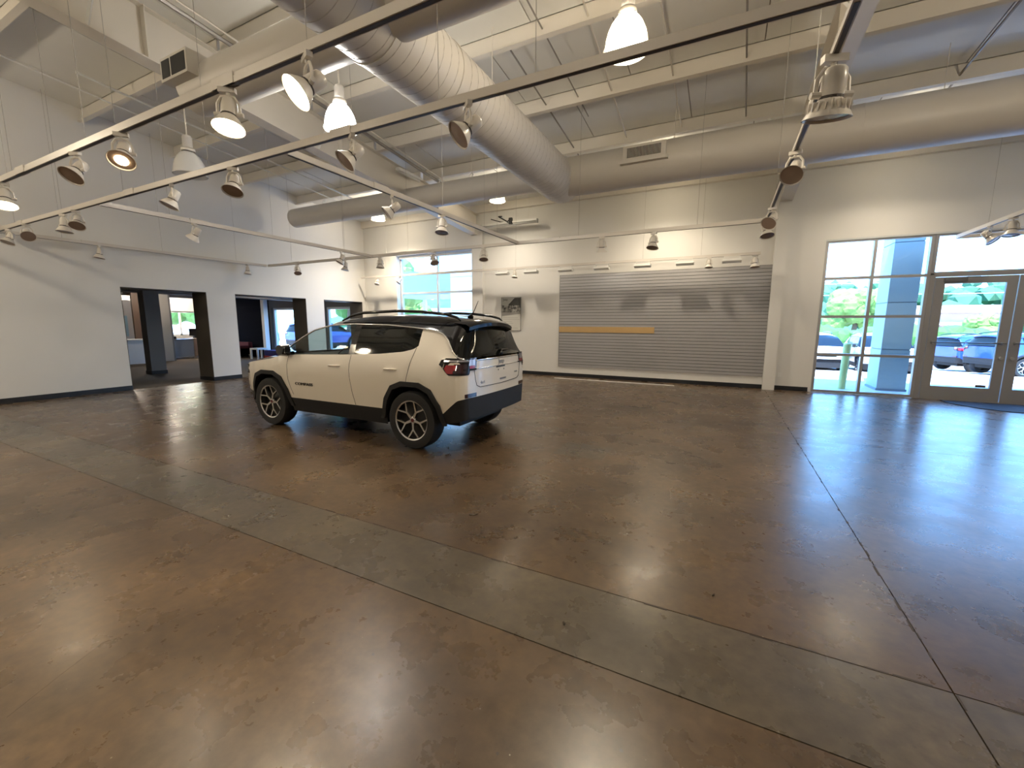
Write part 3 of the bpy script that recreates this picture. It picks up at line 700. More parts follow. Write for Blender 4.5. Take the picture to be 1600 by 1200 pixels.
def warp(t, k=.78, ky=.962):
    for c in t.children:
        if c.name.startswith('wheel') and not c.name.startswith(('wheel_arch', 'wheel_liner')): continue
        for o in [c] + list(c.children):
            for v in o.data.vertices:
                if v.co.x < -.45: v.co.x = -.45 + (v.co.x+.45)*k
                f = min(max((.2-v.co.x)/.6, 0), 1)*min(max((v.co.z-1.0)/.5, 0), 1)
                v.co.y *= ky*(1-.07*f)
def arch_poly(cx, big=0.0):
    P = [(-.435, .18), (-.42, .36), (-.375, .54), (-.27, .70), (-.12, .765), (.12, .765), (.26, .71), (.36, .56), (.42, .38), (.45, .18)]
    return [(cx+x*(1+big/.42), .18+(z-.18)*(1+big/.58)) for x, z in P]
def inpoly(x, z, poly):
    c = False; n = len(poly)
    for i in range(n):
        (x1, z1), (x2, z2) = poly[i], poly[i-1]
        if (z1 > z) != (z2 > z) and x < (x2-x1)*(z-z1)/(z2-z1)+x1: c = not c
    return c
def cut_arches(bm, polys):
    for poly in polys:
        cx = sum(p[0] for p in poly)/len(poly)
        P = poly + [poly[0]]
        for (a, b_) in zip(P, P[1:]):
            d = Vector((b_[0]-a[0], 0, b_[1]-a[1])); nrm = Vector((-d.z, 0, d.x))
            fs = [f for f in bm.faces if abs(f.calc_center_median().x-cx) < .6 and f.calc_center_median().z < .95 and abs(f.calc_center_median().y) > .4]
            if not fs: continue
            es = {e for f in fs for e in f.edges}; vsx = {v for f in fs for v in f.verts}
            bmesh.ops.bisect_plane(bm, geom=list(vsx)+list(es)+fs, plane_co=Vector((a[0], 0, a[1])), plane_no=nrm.normalized(), dist=1e-5)
        bmesh.ops.delete(bm, geom=[f for f in bm.faces if abs(f.calc_center_median().y) > .4 and inpoly(f.calc_center_median().x, f.calc_center_median().z, poly)], context='FACES')
    return bm
carwhite = mat('car_white', (.82, .76, .66), .22, coat=1, spec=.5)
cblack = mat('car_gloss_black', (.006, .006, .007), .10, spec=.4, coat=.25)
clad = mat('car_cladding', (.020, .020, .021), .6, spec=.3)
tyre = mat('tyre_rubber', (.014, .014, .015), .7)
dglass = mat('privacy_glass', (.004, .005, .005), .04, spec=.28)
cglass = glass('car_glass', (.62, .72, .70))
rimblk = mat('rim_black', (.02, .02, .02), .3); rimsil = mat('rim_silver', (.62, .62, .62), .25, .9)
redl = mat('tail_red', (.30, .008, .015), .1, coat=1); darkred = mat('tail_dark', (.035, .010, .012), .1, coat=1); clearl = mat('tail_clear', (.28, .27, .30), .15, .3, coat=1)
gapm = mat('panel_gap', (.03, .028, .025), .8)
def side_patch(bd, poly, off, step=.05, sides=(1, -1), shift=0):
    bm = bmesh.new(); f = bm.faces.new([bm.verts.new((x, 0, z)) for x, z in poly])
    xs = [p[0] for p in poly]; zs = [p[1] for p in poly]
    for a0, a1, no in ((min(xs), max(xs), Vector((1, 0, 0))), (min(zs), max(zs), Vector((0, 0, 1)))):
        v = a0+step
        while v < a1:
            bmesh.ops.bisect_plane(bm, geom=bm.verts[:]+bm.edges[:]+bm.faces[:], plane_co=no*v, plane_no=no, dist=1e-5); v += step
    bmesh.ops.triangulate(bm, faces=[f for f in bm.faces if len(f.verts) > 4])
    base_ = [(v.co.x, v.co.z) for v in bm.verts]; fi = [[v.index for v in f.verts] for f in (bm.verts.index_update() or bm.faces)]
    out = bmesh.new()
    for sg in sides:
        vs_ = [out.verts.new((x, sg*(bd.y(x, z)+off), z)) for x, z in base_]
        vb = [out.verts.new((x, sg*(bd.y(x, z)-.02), z)) for x, z in base_]
        for q in fi: out.faces.new([vs_[i] for i in q])
        for e in bm.edges:
            if len(e.link_faces) == 1:
                i, j = e.verts[0].index, e.verts[1].index; out.faces.new([vs_[i], vs_[j], vb[j], vb[i]])
    bm.free(); bmesh.ops.recalc_face_normals(out, faces=out.faces); return out
def side_line(bd, pts, wd, off, sides=(1, -1), n=10):
    out = bmesh.new(); P = []
    for a, b_ in zip(pts, pts[1:]):
        for k in range(n): P.append((a[0]+(b_[0]-a[0])*k/n, a[1]+(b_[1]-a[1])*k/n))
    P.append(pts[-1])
    for sg in sides:
        tube(out, [(x, sg*(bd.y(x, z)+off), z) for x, z in P], wd, 5)
    return out
def wrap(bd, zlo, zhi, y_end, x_start, off, rear, side, n=26):
    a = bd.ring(zlo, y_end, x_start, off, rear, n, side); b_ = bd.ring(zhi, y_end, x_start, off, rear, n, side)
    return a, b_
def wheel_meshes():
    bm = La([(.238, -.10), (.30, -.112), (.338, -.105), (.352, -.07), (.355, 0), (.352, .07), (.338, .105), (.30, .112), (.238, .10)], 48)
    lathe(bm, [(.238, .10), (.232, .04), (.228, -.10)], 48)
    ty = bm
    rb = La([(0, .035), (.06, .035), (.10, .02), (.226, .015), (.234, .09), (.238, .104)], 40)
    rs = bmesh.new()
    lathe(rs, [(.228, .100), (.243, .107), (.243, .100), (.228, .094)], 48)
    lathe(rs, [(0, .082), (.035, .082), (.045, .075), (.05, .05)], 20)
    return ty, rb, rs
def spoke(bm, k):
    a0 = 2*math.pi*k/5 + math.pi/2
    def pt(r, da, z): return Vector((r*math.cos(a0+da), r*math.sin(a0+da), z))
    def bar(p, q, w0, w1):
        d = (q-p).normalized(); s = Vector((-d.y, d.x, 0)).normalized()
        v = [bm.verts.new(p+s*w0+Vector((0,0,.0))), bm.verts.new(p-s*w0), bm.verts.new(q-s*w1), bm.verts.new(q+s*w1)]
        u = [bm.verts.new(x.co-Vector((0, 0, .03))) for x in v]
        for f in ((0,1,2,3),(0,4,5,1),(1,5,6,2),(2,6,7,3),(3,7,4,0),(7,6,5,4)):
            al = v+u; bm.faces.new([al[i] for i in f])
    bar(pt(.03, 0, .082), pt(.12, 0, .088), .016, .012)
    bar(pt(.115, 0, .088), pt(.235, .36, .102), .011, .008); bar(pt(.115, 0, .088), pt(.235, -.36, .102), .011, .008)
def build_suv(label, paint, full=True, cat='car'):
    bd = Body(.03 if full else .09); t = thing('suv', label, cat)
    ap = [arch_poly(0), arch_poly(2.64)]
    bm = bmesh.new()
    bd.cells(bm, 1, 5, bd.X0, 3.47); bd.cells(bm, 5, 8, bd.X0, -.06); bd.cells(bm, 5, 8, 2.25, 3.47)
    bd.cap(bm, 1, 8, True); bd.cap(bm, 1, 8, False)
    bmesh.ops.remove_doubles(bm, verts=bm.verts, dist=.0004); cut_arches(bm, ap)
    body = obj('body_shell', bm, paint, t, angle=50)
    bm = bmesh.new(); bd.cells(bm, 8, 11, 2.38, 3.47); bd.cap(bm, 8, 8, False)
    bmesh.ops.remove_doubles(bm, verts=bm.verts, dist=.0004); obj('hood', bm, paint, t, angle=50)
    bm = bmesh.new(); bd.cells(bm, 8, 11, -.66, 1.56); bmesh.ops.remove_doubles(bm, verts=bm.verts, dist=.0004)
    roof = obj('roof', bm, cblack if full else paint, t, angle=50)
    bm = bmesh.new(); bd.cells(bm, 8, 11, bd.X0, -.66); bmesh.ops.remove_doubles(bm, verts=bm.verts, dist=.0004); rw = obj('rear_window', bm, dglass, t, angle=50)
    bm = bmesh.new(); bd.cells(bm, 8, 11, 1.56, 2.38); bmesh.ops.remove_doubles(bm, verts=bm.verts, dist=.0004); obj('windshield', bm, cglass if full else dglass, t, angle=60)
    bm = bmesh.new(); bd.cells(bm, 0, 1, bd.X0, 3.47); bd.cap(bm, 0, 1, True); bd.cap(bm, 0, 1, False); cut_arches(bm, ap)
    i0 = [(bd.xs[0], y, bd.Z[0][0]) for y in (0,)]
    obj('lower_cladding', bm, clad, t, angle=50)
    obj('underbody', B((-.45, -.52, .26, 3.30, .52, .45), (.47, -.78, .26, 2.17, .78, .40)), darkm, t)
    # glazing
    for sg in (1, -1):
        bm = bmesh.new(); bd.cells(bm, 5, 8, 1.03, 2.25, (sg,)); obj('front_side_window', bm, cglass if full else dglass, t, angle=60)
        bm = bmesh.new(); bd.cells(bm, 5, 8, -.06, .93, (sg,)); obj('rear_side_window', bm, dglass, t, angle=60)
        bm = bmesh.new(); bd.cells(bm, 5, 8, .93, 1.03, (sg,)); obj('door_pillar', bm, cblack, t)
    # arches, wheels
    for cx in (0, 2.64):
        inner = arch_poly(cx); outer = arch_poly(cx, .055)
        for sg in (1, -1):
            bm = bmesh.new()
            nI = []
            for P, o1 in ((inner, .022), (outer, .018)):
                R_ = []
                P = [P[0]] + P[1:]; P[0] = (P[0][0], .33); P[-1] = (P[-1][0], .33)
                for a, b_ in zip(P, P[1:]):
                    for k in range(4): R_.append((a[0]+(b_[0]-a[0])*k/4, a[1]+(b_[1]-a[1])*k/4))
                R_.append(P[-1])
                nI.append([bm.verts.new((x, sg*(bd.y(x, max(z, .36))+o1), z)) for x, z in R_])
            nD = [bm.verts.new((v.co.x, sg*(abs(v.co.y)-.10), v.co.z)) for v in nI[0]]; nO = [bm.verts.new((v.co.x, sg*(abs(v.co.y)-.03), v.co.z)) for v in nI[1]]
            for ra, rb in ((nD, nI[0]), (nI[0], nI[1]), (nI[1], nO)):
                for k in range(len(ra)-1): bm.faces.new((ra[k], ra[k+1], rb[k+1], rb[k]))
            bmesh.ops.recalc_face_normals(bm, faces=bm.faces)
            obj('wheel_arch', bm, clad, t, angle=60)
            bm = bmesh.new()
            P = arch_poly(cx); P[0] = (P[0][0], .37); P[-1] = (P[-1][0], .34); a = [bm.verts.new((x, sg*.86, z)) for x, z in P]; b_ = [bm.verts.new((x, sg*.50, z)) for x, z in P]
            for k in range(len(P)-1): bm.faces.new((a[k], a[k+1], b_[k+1], b_[k]))
            bm.faces.new(b_)
            obj('wheel_liner', bm, darkm, t)
    key = 'whf' if full else 'whl'
    for cx in (0, 2.64):
        for sg in (1, -1):
            if key not in MATS:
                ty, rb, rs = wheel_meshes()
                if full: pass
                ms = []
                for b2, m2, nm in ((ty, tyre, 'tyre'), (rb, rimblk, 'rim'), (rs, rimsil, 'rim_edge')):
                    me = bpy.data.meshes.new(nm); bmesh.ops.recalc_face_normals(b2, faces=b2.faces) if nm != 'x' else 0; b2.to_mesh(me); b2.free(); me.materials.append(m2)
                    for p in me.polygons: p.use_smooth = True
                    me.set_sharp_from_angle(angle=math.radians(40)); ms.append((nm, me))
                b2 = bmesh.new(); spoke(b2, 0); bmesh.ops.recalc_face_normals(b2, faces=b2.faces); me = bpy.data.meshes.new('spoke'); b2.to_mesh(me); b2.free(); me.materials.append(rimsil); ms.append(('spoke', me))
                MATS[key] = ms
            ms = MATS[key]
            wo_ = link('wheel', ms[0][1], None, t)
            wo_.matrix_local = Matrix.Translation((cx, sg*.757, .355)) @ Matrix.Rotation(math.radians(-90*sg), 4, 'X') @ Matrix.Rotation(.25 if cx else .1, 4, 'Z')
            for nm, me in ms[1:3]: link(nm, me, None, wo_)
            for k in range(5):
                s_ = link('spoke', ms[3][1], None, wo_); s_.rotation_euler = (0, 0, 2*math.pi*k/5)
            if full: obj('hub_cap', La([(0, .088), (.022, .086), (.024, .08)], 14), mat('cap_red', (.12, .015, .02), .4), wo_)
    # chrome line over the windows
    for sg in (1, -1):
        P = [(x, sg*(float(np.interp(x, bd.xs, bd.Y[8]))+.004), float(np.interp(x, bd.xs, bd.ch))) for x in list(np.arange(2.34, -.86, -.05))+[-.86]]
        obj('chrome_strip', T(P, .011 if full else .014, 6), chrome if full else cblack, t, smooth=True)
    # tail lights
    def loft(name, zl, zh, ye, xs_, off, rear, side, m, par=t, a0=0, a1=1, taper=False):
        A, Bv = bd.ring(zl, ye, xs_, off, rear, 26, side), bd.ring(zh, ye, xs_, off, rear, 26, side)
        C0 = bd.ring(zl, ye, xs_, -.02, rear, 26, side); C1 = bd.ring(zh, ye, xs_, -.02, rear, 26, side)
        n = len(A); i0, i1 = int(a0*(n-1)), int(round(a1*(n-1))); bm = bmesh.new(); g = []
        if taper:
            for k in range(n):
                f = (k-i0)/(i1-i0); d = 0
                if f < .22: d = (1-f/.22)**1.5*.62
                elif f > .72: d = min(1, (f-.72)/.06)*.42
                h = (zh-zl)*d
                for q in (A, C0): q[k].z += h
                if f < .08: 
                    for q in (Bv, C1): q[k].z -= (1-f/.08)*.02
        for R in (C0, A, Bv, C1): g.append([bm.verts.new(p) for p in R[i0:i1+1]])
        for u, v in zip(g, g[1:]):
            for k in range(len(u)-1): bm.faces.new((u[k], u[k+1], v[k+1], v[k]))
        bm.faces.new([q[0] for q in g]); bm.faces.new([q[-1] for q in g][::-1])
        bmesh.ops.recalc_face_normals(bm, faces=bm.faces); return obj(name, bm, m, par, angle=50)
    for sg in (1, -1):
        tl = loft('tail_light', .925, 1.115, .58, -.42, .006, True, sg, cblack, t, 0, 1, True)
        loft('red_lens', .945, 1.04, .60, -.46, .012, True, sg, redl if full else mat('tail_bright', (.6, .02, .03), .3), tl, .06, .40, True)
        loft('dark_lens', .95, 1.05, .62, -.44, .0115, True, sg, darkred if full else redl, tl, .34, .66)
        loft('lower_red_lens', .995, 1.03, .60, -.5, .0135, True, sg, redl, tl, .74, .97)
        loft('clear_lens', 1.03, 1.10, .60, -.5, .014, True, sg, clearl, tl, .70, .97)
        loft('lens_border', 1.098, 1.116, .585, -.5, .0145, True, sg, cblack, tl, .60, .99)
        loft('lens_border', .975, .996, .585, -.5, .0145, True, sg, cblack, tl, .60, .99)
        loft('light_edge', 1.075, 1.095, .62, -.44, .013, True, sg, clearl, tl, .05, .70)
        loft('bumper_reflector', .665, .71, .55, -.62, .008, True, sg, darkred, t, .62, .95)
        hl = loft('headlight', .76, .86, .38, 3.05, .008, False, sg, mat('headlight', (.5, .5, .5), .1, .2, coat=1), t, .2, 1)
        loft('headlight_frame', .745, .875, .36, 3.03, .004, False, sg, cblack, t, .15, 1)
    loft('grille', .70, .80, -.36, 3.46, .012, False, 1, cblack, t, .62, 1) if 0 else None
    bm = bmesh.new()
    for z0, z1, yy, o_ in ((.72, .86, .40, .012), (.50, .62, .60, .012)):
        g = [[bm.verts.new((bd.xcap(y, z, False)+o_, y, z)) for y in np.linspace(-yy, yy, 9)] for z in (z0, z1)]
        for k in range(8): bm.faces.new((g[0][k], g[0][k+1], g[1][k+1], g[1][k]))
    bmesh.ops.solidify(bm, geom=bm.faces[:], thickness=.02); obj('front_grille', bm, cblack, t)
    # mirrors, rails, antenna, spoiler, handles
    for sg in (1, -1):
        bm = bmesh.new(); 
        prism(bm, [(0, 0), (.09, -.02), (.16, .02), (.17, .09), (.12, .14), (.02, .15), (-.01, .08)], lambda p: Vector((2.08+p[0]*.9, sg*.92, 1.06+p[1])), lambda p: Vector((2.11+p[0]*.75, sg*1.03, 1.075+p[1]*.85)))
        mr = obj('side_mirror', bm, cblack, t, angle=40); obj('mirror_mount', B(2.10, min(sg*.84, sg*.93), 1.07, 2.2, max(sg*.84, sg*.93), 1.11), cblack, mr)
        obj('mirror_glass', B(2.075, min(sg*.93, sg*1.01), 1.09, 2.085, max(sg*.93, sg*1.01), 1.17), chrome, mr)
        rr = .6
        P = [(1.38, sg*.60, 1.535), (1.2, sg*.60, 1.60), (1.0, sg*.60, 1.635), (.4, sg*.60, 1.655), (0, sg*.60, 1.64), (-.3, sg*.59, 1.61), (-.45, sg*.585, 1.57), (-.52, sg*.58, 1.535)]
        obj('roof_rail', T(P, [.012, .016, .018, .018, .018, .018, .015, .010], 8), cblack, t, smooth=True)
    bm = bmesh.new()
    g = []
    for xx, zz in ((-.50, 1.565), (-.76, 1.545), (-.84, 1.515), (-.83, 1.475), (-.72, 1.455), (-.62, 1.46)):
        g.append([bm.verts.new((xx+.10*abs(f)**2.2, f*.60, zz-.055*abs(f)**2.5)) for f in np.linspace(-1, 1, 17)])
    for a, b_ in zip(g, g[1:]):
        for k in range(16): bm.faces.new((a[k], a[k+1], b_[k+1], b_[k]))
    bmesh.ops.recalc_face_normals(bm, faces=bm.faces)
    obj('spoiler', bm, cblack if full else paint, t, angle=50)
    for sg in (1, -1): obj('door_gap', side_line(bd, [(-.06+.02, 1.22), (.02, 1.0), (.05, .86), (.06, .80)], .004, -.001, (sg,)), gapm, t)
    for sg in (1, -1): obj('door_gap', side_line(bd, [(.98, 1.10), (.99, .9), (.96, .7), (.92, .46)], .004, -.001, (sg,)), gapm, t)
    for sg in (1, -1): obj('door_gap', side_line(bd, [(2.18, 1.05), (2.20, .9), (2.19, .7), (2.12, .5)], .004, -.001, (sg,)), gapm, t)
    for x in (.20, 1.15):
        for sg in (1, -1):
            bm = bmesh.new(); tube(bm, [(x, sg*(bd.y(x, .96)+.004), .955), (x+.03, sg*(bd.y(x, .96)+.032), .96), (x+.17, sg*(bd.y(x, .96)+.032), .955), (x+.2, sg*(bd.y(x, .96)+.004), .95)], [.010, .014, .014, .010], 6)
            obj('door_handle', bm, paint, t, smooth=True)
    if full:
        an = obj('antenna', T([(-.30, 0, 1.58), (-.36, 0, 1.67), (-.42, 0, 1.79)], [.007, .005, .003], 6), cblack, t)
        obj('antenna_base', T([(-.27, 0, 1.585), (-.31, 0, 1.60), (-.34, 0, 1.585)], [.02, .03, .012], 8), cblack, an)
        # tailgate details
        def xr(y, z): return bd.xcap(y, z, True)
        P = [(xr(y, z)-.003, y, z) for y, z in [(.62, .98), (.60, .86), (.57, .79), (.50, .765), (0, .755), (-.50, .765), (-.57, .79), (-.60, .86), (-.62, .98)]]
        Q = [P[0]]
        for a, b_ in zip(P, P[1:]):
            for k in range(1, 7):
                y = a[1]+(b_[1]-a[1])*k/6; z = a[2]+(b_[2]-a[2])*k/6; Q.append((xr(y, z)-.002, y, z))
        obj('tailgate_gap', T(Q, .004, 5), gapm, t)
        obj('plate_crease', T([(xr(y, .985)-.001, y, .985) for y in np.linspace(-.58, .58, 20)], .007, 6), chrome, t, smooth=True)
        obj('plate_light', B(xr(0, .97)-.006, -.12, .962, xr(0, .97)+.02, .12, .976), darkm, t)
        for y in (.06, -.09): obj('plate_bolt', T([(xr(y, .93)-.004, y, .93), (xr(y, .93)+.01, y, .93)], .010, 8), darkm, t)
        obj('rear_wiper', T([(xr(0, 1.09)+.0, -.02, 1.13), (-.86, -.1, 1.17), (-.865, -.30, 1.175)], [.028, .018, .010], 6), cblack, t, smooth=True)
        obj('window_chrome', T([(xr(y, 1.085)-.004, y, 1.085) for y in np.linspace(-.60, .60, 24)], .009, 6), chrome, t, smooth=True)
        def rear_text(nm, s, y, z, size, m, sx=1):
            M = Matrix.Translation((xr(y, z)-.004, y, z)) @ Matrix(((0,0,-1,0),(-1,0,0,0),(0,1,0,0),(0,0,0,1)))
            text(nm, s, size, M, m, t, .002, sx=sx)
        rear_text('tailgate_badge', 'Jeep', -.02, 1.035, .085, mat('badge_grey', (.25, .24, .23), .3, .6), 1.1)
        rear_text('drive_badge', '4x4', .45, .815, .055, mat('badge_light', (.8, .8, .8), .2, .8), 1.3)
        rear_text('trim_badge', 'LIMITED', -.47, .86, .03, mat('badge_grey', (.25, .24, .23), .3, .6))
        obj('tailgate_handle', B(xr(0, .81)-.006, -.15, .80, xr(0, .81)+.02, .02, .822), mat('badge_grey', (.25, .24, .23), .3, .6), t)
        yy = bd.y(1.85, .66)
        M = Matrix.Translation((1.86, yy+.006, .665)) @ Matrix(((-1,0,0,0),(0,0,1,0),(0,1,0,0),(0,0,0,1)))
        text('door_badge', 'COMPASS', .055, M, darkm, t, .003, sx=1.5)
        # interior
        sm_ = mat('seat_black', (.02, .02, .022), .7)
        for y in (.36, -.36):
            s_ = obj('front_seat', B((.95, y-.24, .45, 1.45, y+.24, .62), (.82, y-.23, .55, 1.0, y+.23, 1.12)), sm_, t)
            obj('headrest', B(.84, y-.12, 1.13, .95, y+.12, 1.30), sm_, s_)
        obj('rear_seat', B((-.1, -.6, .45, .4, .6, .62), (-.2, -.6, .5, -.02, .6, 1.10)), sm_, t)
        obj('dashboard', B(1.72, -.78, .60, 2.26, .78, 1.06), sm_, t)
        obj('steering_wheel', La([(.17, -.012), (.185, 0), (.17, .012), (.155, 0), (.17, -.012)], 24, Matrix.Translation((1.62, .37, 1.0)) @ Matrix.Rotation(math.radians(65), 4, 'Y')), sm_, t, smooth=True)
    warp(t, .62)
    return t
car = build_suv('white compact SUV with black roof parked on the polished concrete floor', carwhite)
car.location = (-3.25, 4.655, 0); car.rotation_euler = (0, 0, math.pi)

# leaves and drips near the rear wheel
lf = mat('dry_leaf', (.05, .035, .02), .8)
def leaf(x, y, s, a, lab):
    bm = bmesh.new(); P = [(-1, 0), (-.4, .35), (0, .15), (.35, .5), (.5, .1), (1, .05), (.4, -.2), (.1, -.5), (-.2, -.15), (-.6, -.3)]
    prism(bm, P, lambda p: Vector((p[0]*s, p[1]*s, .0)), lambda p: Vector((p[0]*s, p[1]*s, .004+.006*abs(p[0]))))
    o = obj('dry_leaf', bm, lf, None, loc=(x, y, .0005)); o.rotation_euler = (0, 0, a); tag(o, lab, 'leaf', 'scraps of dry leaf on the floor')
leaf(-1.67, 2.65, .035, .6, 'torn dry leaf lying alone on the floor in the middle of the room')
for i, (x, y, s) in enumerate([(-2.62, 3.98, .022), (-2.75, 3.82, .035), (-2.45, 3.9, .018), (-2.35, 4.1, .02), (-2.9, 4.05, .018), (-2.2, 3.75, .02), (-2.55, 3.6, .012)]):
    leaf(x, y, s, i*1.3, ['dark leaf scrap just right of the rear wheel', 'largest dark leaf scrap right of the rear wheel', 'small dark scrap on the floor below the rear bumper', 'dark scrap below the bumper, nearest the slatwall', 'dark scrap closest behind the rear wheel', 'dark scrap farthest right of the rear wheel', 'tiny dark speck right in front of the bumper scraps'][i])
leaf(-.62, 1.83, .014, 2, 'tiny dark scrap on the grey strip of concrete')
leaf(.05, 2.42, .012, 1, 'tiny dark scrap just beyond the grey strip of concrete')

# ------------------------------------------------------------ room beyond the left wall
WX = -22.0
sname(obj('floor_carpet', B(WX, -2, -.1, XL-.11, YB, .0), carpet))
dwall = mat('far_wall', (.62, .60, .56), .6)
sname(obj('ceiling_west', B((-20.0, -2, 2.66, XL-TH, YB, 2.8), (WX, -2, 2.85, -20.0, YB, 3.0)), mat('grey_ceiling', (.17, .17, .18), .7)))
sname(obj('trim_4', B((-15.4, 5.0, 2.35, -14.9, YB, 2.66), (-20.2, -2, 2.5, -19.9, YB, 2.86)), greyp))
# north wall of that room with a glazed door and a window
bm = B((-17.4, YB+.02, 0, -17.2, YB+.2, 2.7), (-17.2, YB+.02, 2.12, -12.3, YB+.2, 2.8), (-15.75, YB+.02, 0, -13.9, YB+.2, 2.12), (-12.42, YB+.02, 0, -12.36, YB+.2, 2.12))
wn_ = sname(obj('wall_north', bm, mat('dark_grey_wall', (.10, .11, .115), .6)))
bfr = mat('blue_white_frame', (.62, .70, .76), .4)
sname(storefront('window_5', [-17.15, -15.8], [.05, 2.08], YB+.06, m=bfr, wv=.09)); sname(storefront('window_6', [-13.86, -12.46], [.05, 2.08], YB+.06, m=bfr, wv=.10))
t = thing('white_post', 'white post standing left of the glazed door seen through the second opening', 'post', (-17.38, YB-.2, 0))
obj('shaft', B(-.09, -.09, 0, .09, .09, 2.62), trimw, t); obj('foot', B(-.11, -.11, 0, .11, .11, .1), darkm, t)
sname(obj('wall_dark', B(WX, YB+.02, 0, -17.4, YB+.2, 3.0), mat('black_wall', (.006, .007, .012), .9, spec=.04)))
bm = B((WX-.2, -2, 0, WX, 9.85, 3), (WX-.2, 9.85, 2.0, WX, YB+.2, 3), (WX-.2, 9.85, 0, WX, YB+.2, .92), (WX-.2, 11.2, .92, WX, YB+.2, 2.0))
sname(obj('wall_west', bm, dwall))
bm = bmesh.new()
for q in ((WX-.12, 9.85, .92, WX-.06, 9.91, 2.0), (WX-.12, 10.28, .92, WX-.06, 10.35, 2.0), (WX-.12, 11.14, .92, WX-.06, 11.2, 2.0), (WX-.12, 9.85, 1.94, WX-.06, 11.2, 2.0), (WX-.12, 9.85, .92, WX-.06, 11.2, .98)): box(bm, *q)
w7 = sname(obj('window_7', bm, trimw))
for a, b_ in ((9.9, 10.3), (10.33, 11.16)): obj('pane', B(WX-.095, a, .96, WX-.085, b_, 1.95), gls, w7)
sname(obj('wall_south', B(WX, -2.2, 0, XL-TH, -2, 3), dwall))
obj('dark_curtain', B(-21.6, YB-.06, 0, -17.5, YB+.02, 2.12), mat('curtain', (.004, .005, .010), .9, spec=.04), bpy.data.objects['wall_dark'])
# pillar
t = thing('square_pillar', 'grey square pillar with black base behind the first opening', 'pillar', (-14.92, 6.235, 0))
obj('shaft', B(-.16, -.185, 0, .16, .185, 2.66), greyp, t); obj('base_trim', B(-.172, -.197, 0, .172, .197, .10), blackb, t)
t = thing('square_pillar', 'pale beige pillar farther back right of the grey pillar', 'pillar', (-19.5, 8.58, 0))
obj('shaft', B(-.14, -.16, 0, .14, .13, 2.66), mat('beige_pillar', (.40, .37, .32), .6), t); obj('side_face', B(-.14, .13, 0, .14, .19, 2.66), greyp, t)
t = thing('wood_partition', 'brown wooden partition panel left of the grey pillar', 'partition', (-19.6, 7.95, 0))
obj('panel', B(-.05, -.3, .85, .05, .3, 2.6), mat('brown_wood', (.16, .09, .05), .5), t); obj('post', B(-.05, .25, 0, .05, .35, .75), darkm, t); obj('post', B(-.05, -.35, 0, .05, -.25, .75), darkm, t)
t = thing('reception_counter', 'white counter block below the wooden partition', 'counter', (-19.2, 7.35, 0))
obj('front', B(-.3, -.5, .0, .3, .45, .85), mat('white_lam', (.75, .77, .8), .35), t); obj('top', B(-.34, -.54, .85, .34, .5, .89), trimw, t)
t = thing('display_board', 'pale blue and white board on the far wall left of the wooden partition', 'board', (-20.9, 7.6, 0))
obj('panel', B(-.05, -.9, .35, .05, .75, 2.35), mat('board_white', (.78, .8, .8), .4), t); obj('blue_sheet', B(.05, -.55, .95, .06, .35, 1.75), mat('sheet_blue', (.45, .72, .85), .5), t)
obj('foot', B(-.25, -.8, 0, .25, -.7, .35), darkm, t); obj('foot', B(-.25, .6, 0, .25, .7, .35), darkm, t)
t = thing('office_desk', 'grey office desk with a light blue front by the far window', 'desk', (-20.6, 9.35, 0))
obj('desk_top', B(-.4, -.55, .76, .4, .55, .80), mat('desk_dark', (.12, .12, .14), .4), t); obj('front_panel', B(.34, -.5, .06, .38, .5, .76), mat('panel_blue', (.30, .36, .45), .5), t)
for y in (-.52, .48): obj('side_panel', B(-.36, y, 0, .36, y+.04, .76), mat('desk_grey', (.3, .3, .33), .5), t)
t = thing('office_desk', 'pale wooden desk front right of the grey desk', 'desk', (-20.9, 10.55, 0))
obj('desk_top', B(-.4, -.55, .78, .4, .62, .82), mat('wood_pale', (.62, .50, .40), .5), t); obj('front_panel', B(.34, -.5, .06, .38, .58, .78), mat('wood_pale', (.62, .50, .40), .5), t)
for y in (-.52, .56): obj('side_panel', B(-.36, y, 0, .36, y+.04, .78), mat('wood_pale', (.62, .50, .40), .5), t)
t = thing('desk_monitor', 'dark monitor on the pale wooden desk by the far window', 'monitor', (-20.9, 10.3, .82))
obj('stand', B(-.08, -.08, 0, .08, .08, .12), darkm, t); obj('screen', B(-.02, -.24, .10, .02, .24, .42), darkm, t)
o = tag(obj('desk_phone', B(-20.65, 9.15, .80, -20.45, 9.35, .92), darkm), 'small dark phone on the grey office desk', 'phone')
# lounge in front of the black wall
t = thing('lounge_sofa', 'dark red low sofa in front of the black wall', 'sofa', (-19.3, 10.85, 0), math.radians(-90))
redf = mat('dark_red_fabric', (.10, .015, .03), .8)
obj('seat', B(-.35, -.85, .14, .35, .85, .40), redf, t); obj('backrest', B(-.42, -.85, .3, -.25, .85, .66), redf, t)
for y in (-.85, .73): obj('armrest', B(-.35, y, .14, .35, y+.12, .52), redf, t)
for x in (-.3, .3):
    for y in (-.78, .78): obj('leg', T([(x, y, 0), (x, y, .14)], .02, 6), chrome, t)
t = thing('side_table', 'white square side table right of the dark red sofa', 'table', (-17.3, 10.85, 0))
obj('table_top', B(-.25, -.25, .40, .25, .25, .46), trimw, t)
for x in (-.22, .22):
    for y in (-.22, .22): obj('leg', B(x-.03, y-.03, 0, x+.03, y+.03, .40), trimw, t)
t = thing('toy_box', 'colourful red and blue play box under the glazed door', 'box', (-16.4, YB-.45, 0))
obj('box_body', B(-.5, -.2, 0, .5, .2, .38), mat('toy_blue', (.03, .03, .22), .5), t); obj('box_band', B(-.51, -.21, .0, .51, .21, .16), mat('toy_red', (.55, .06, .03), .5), t)
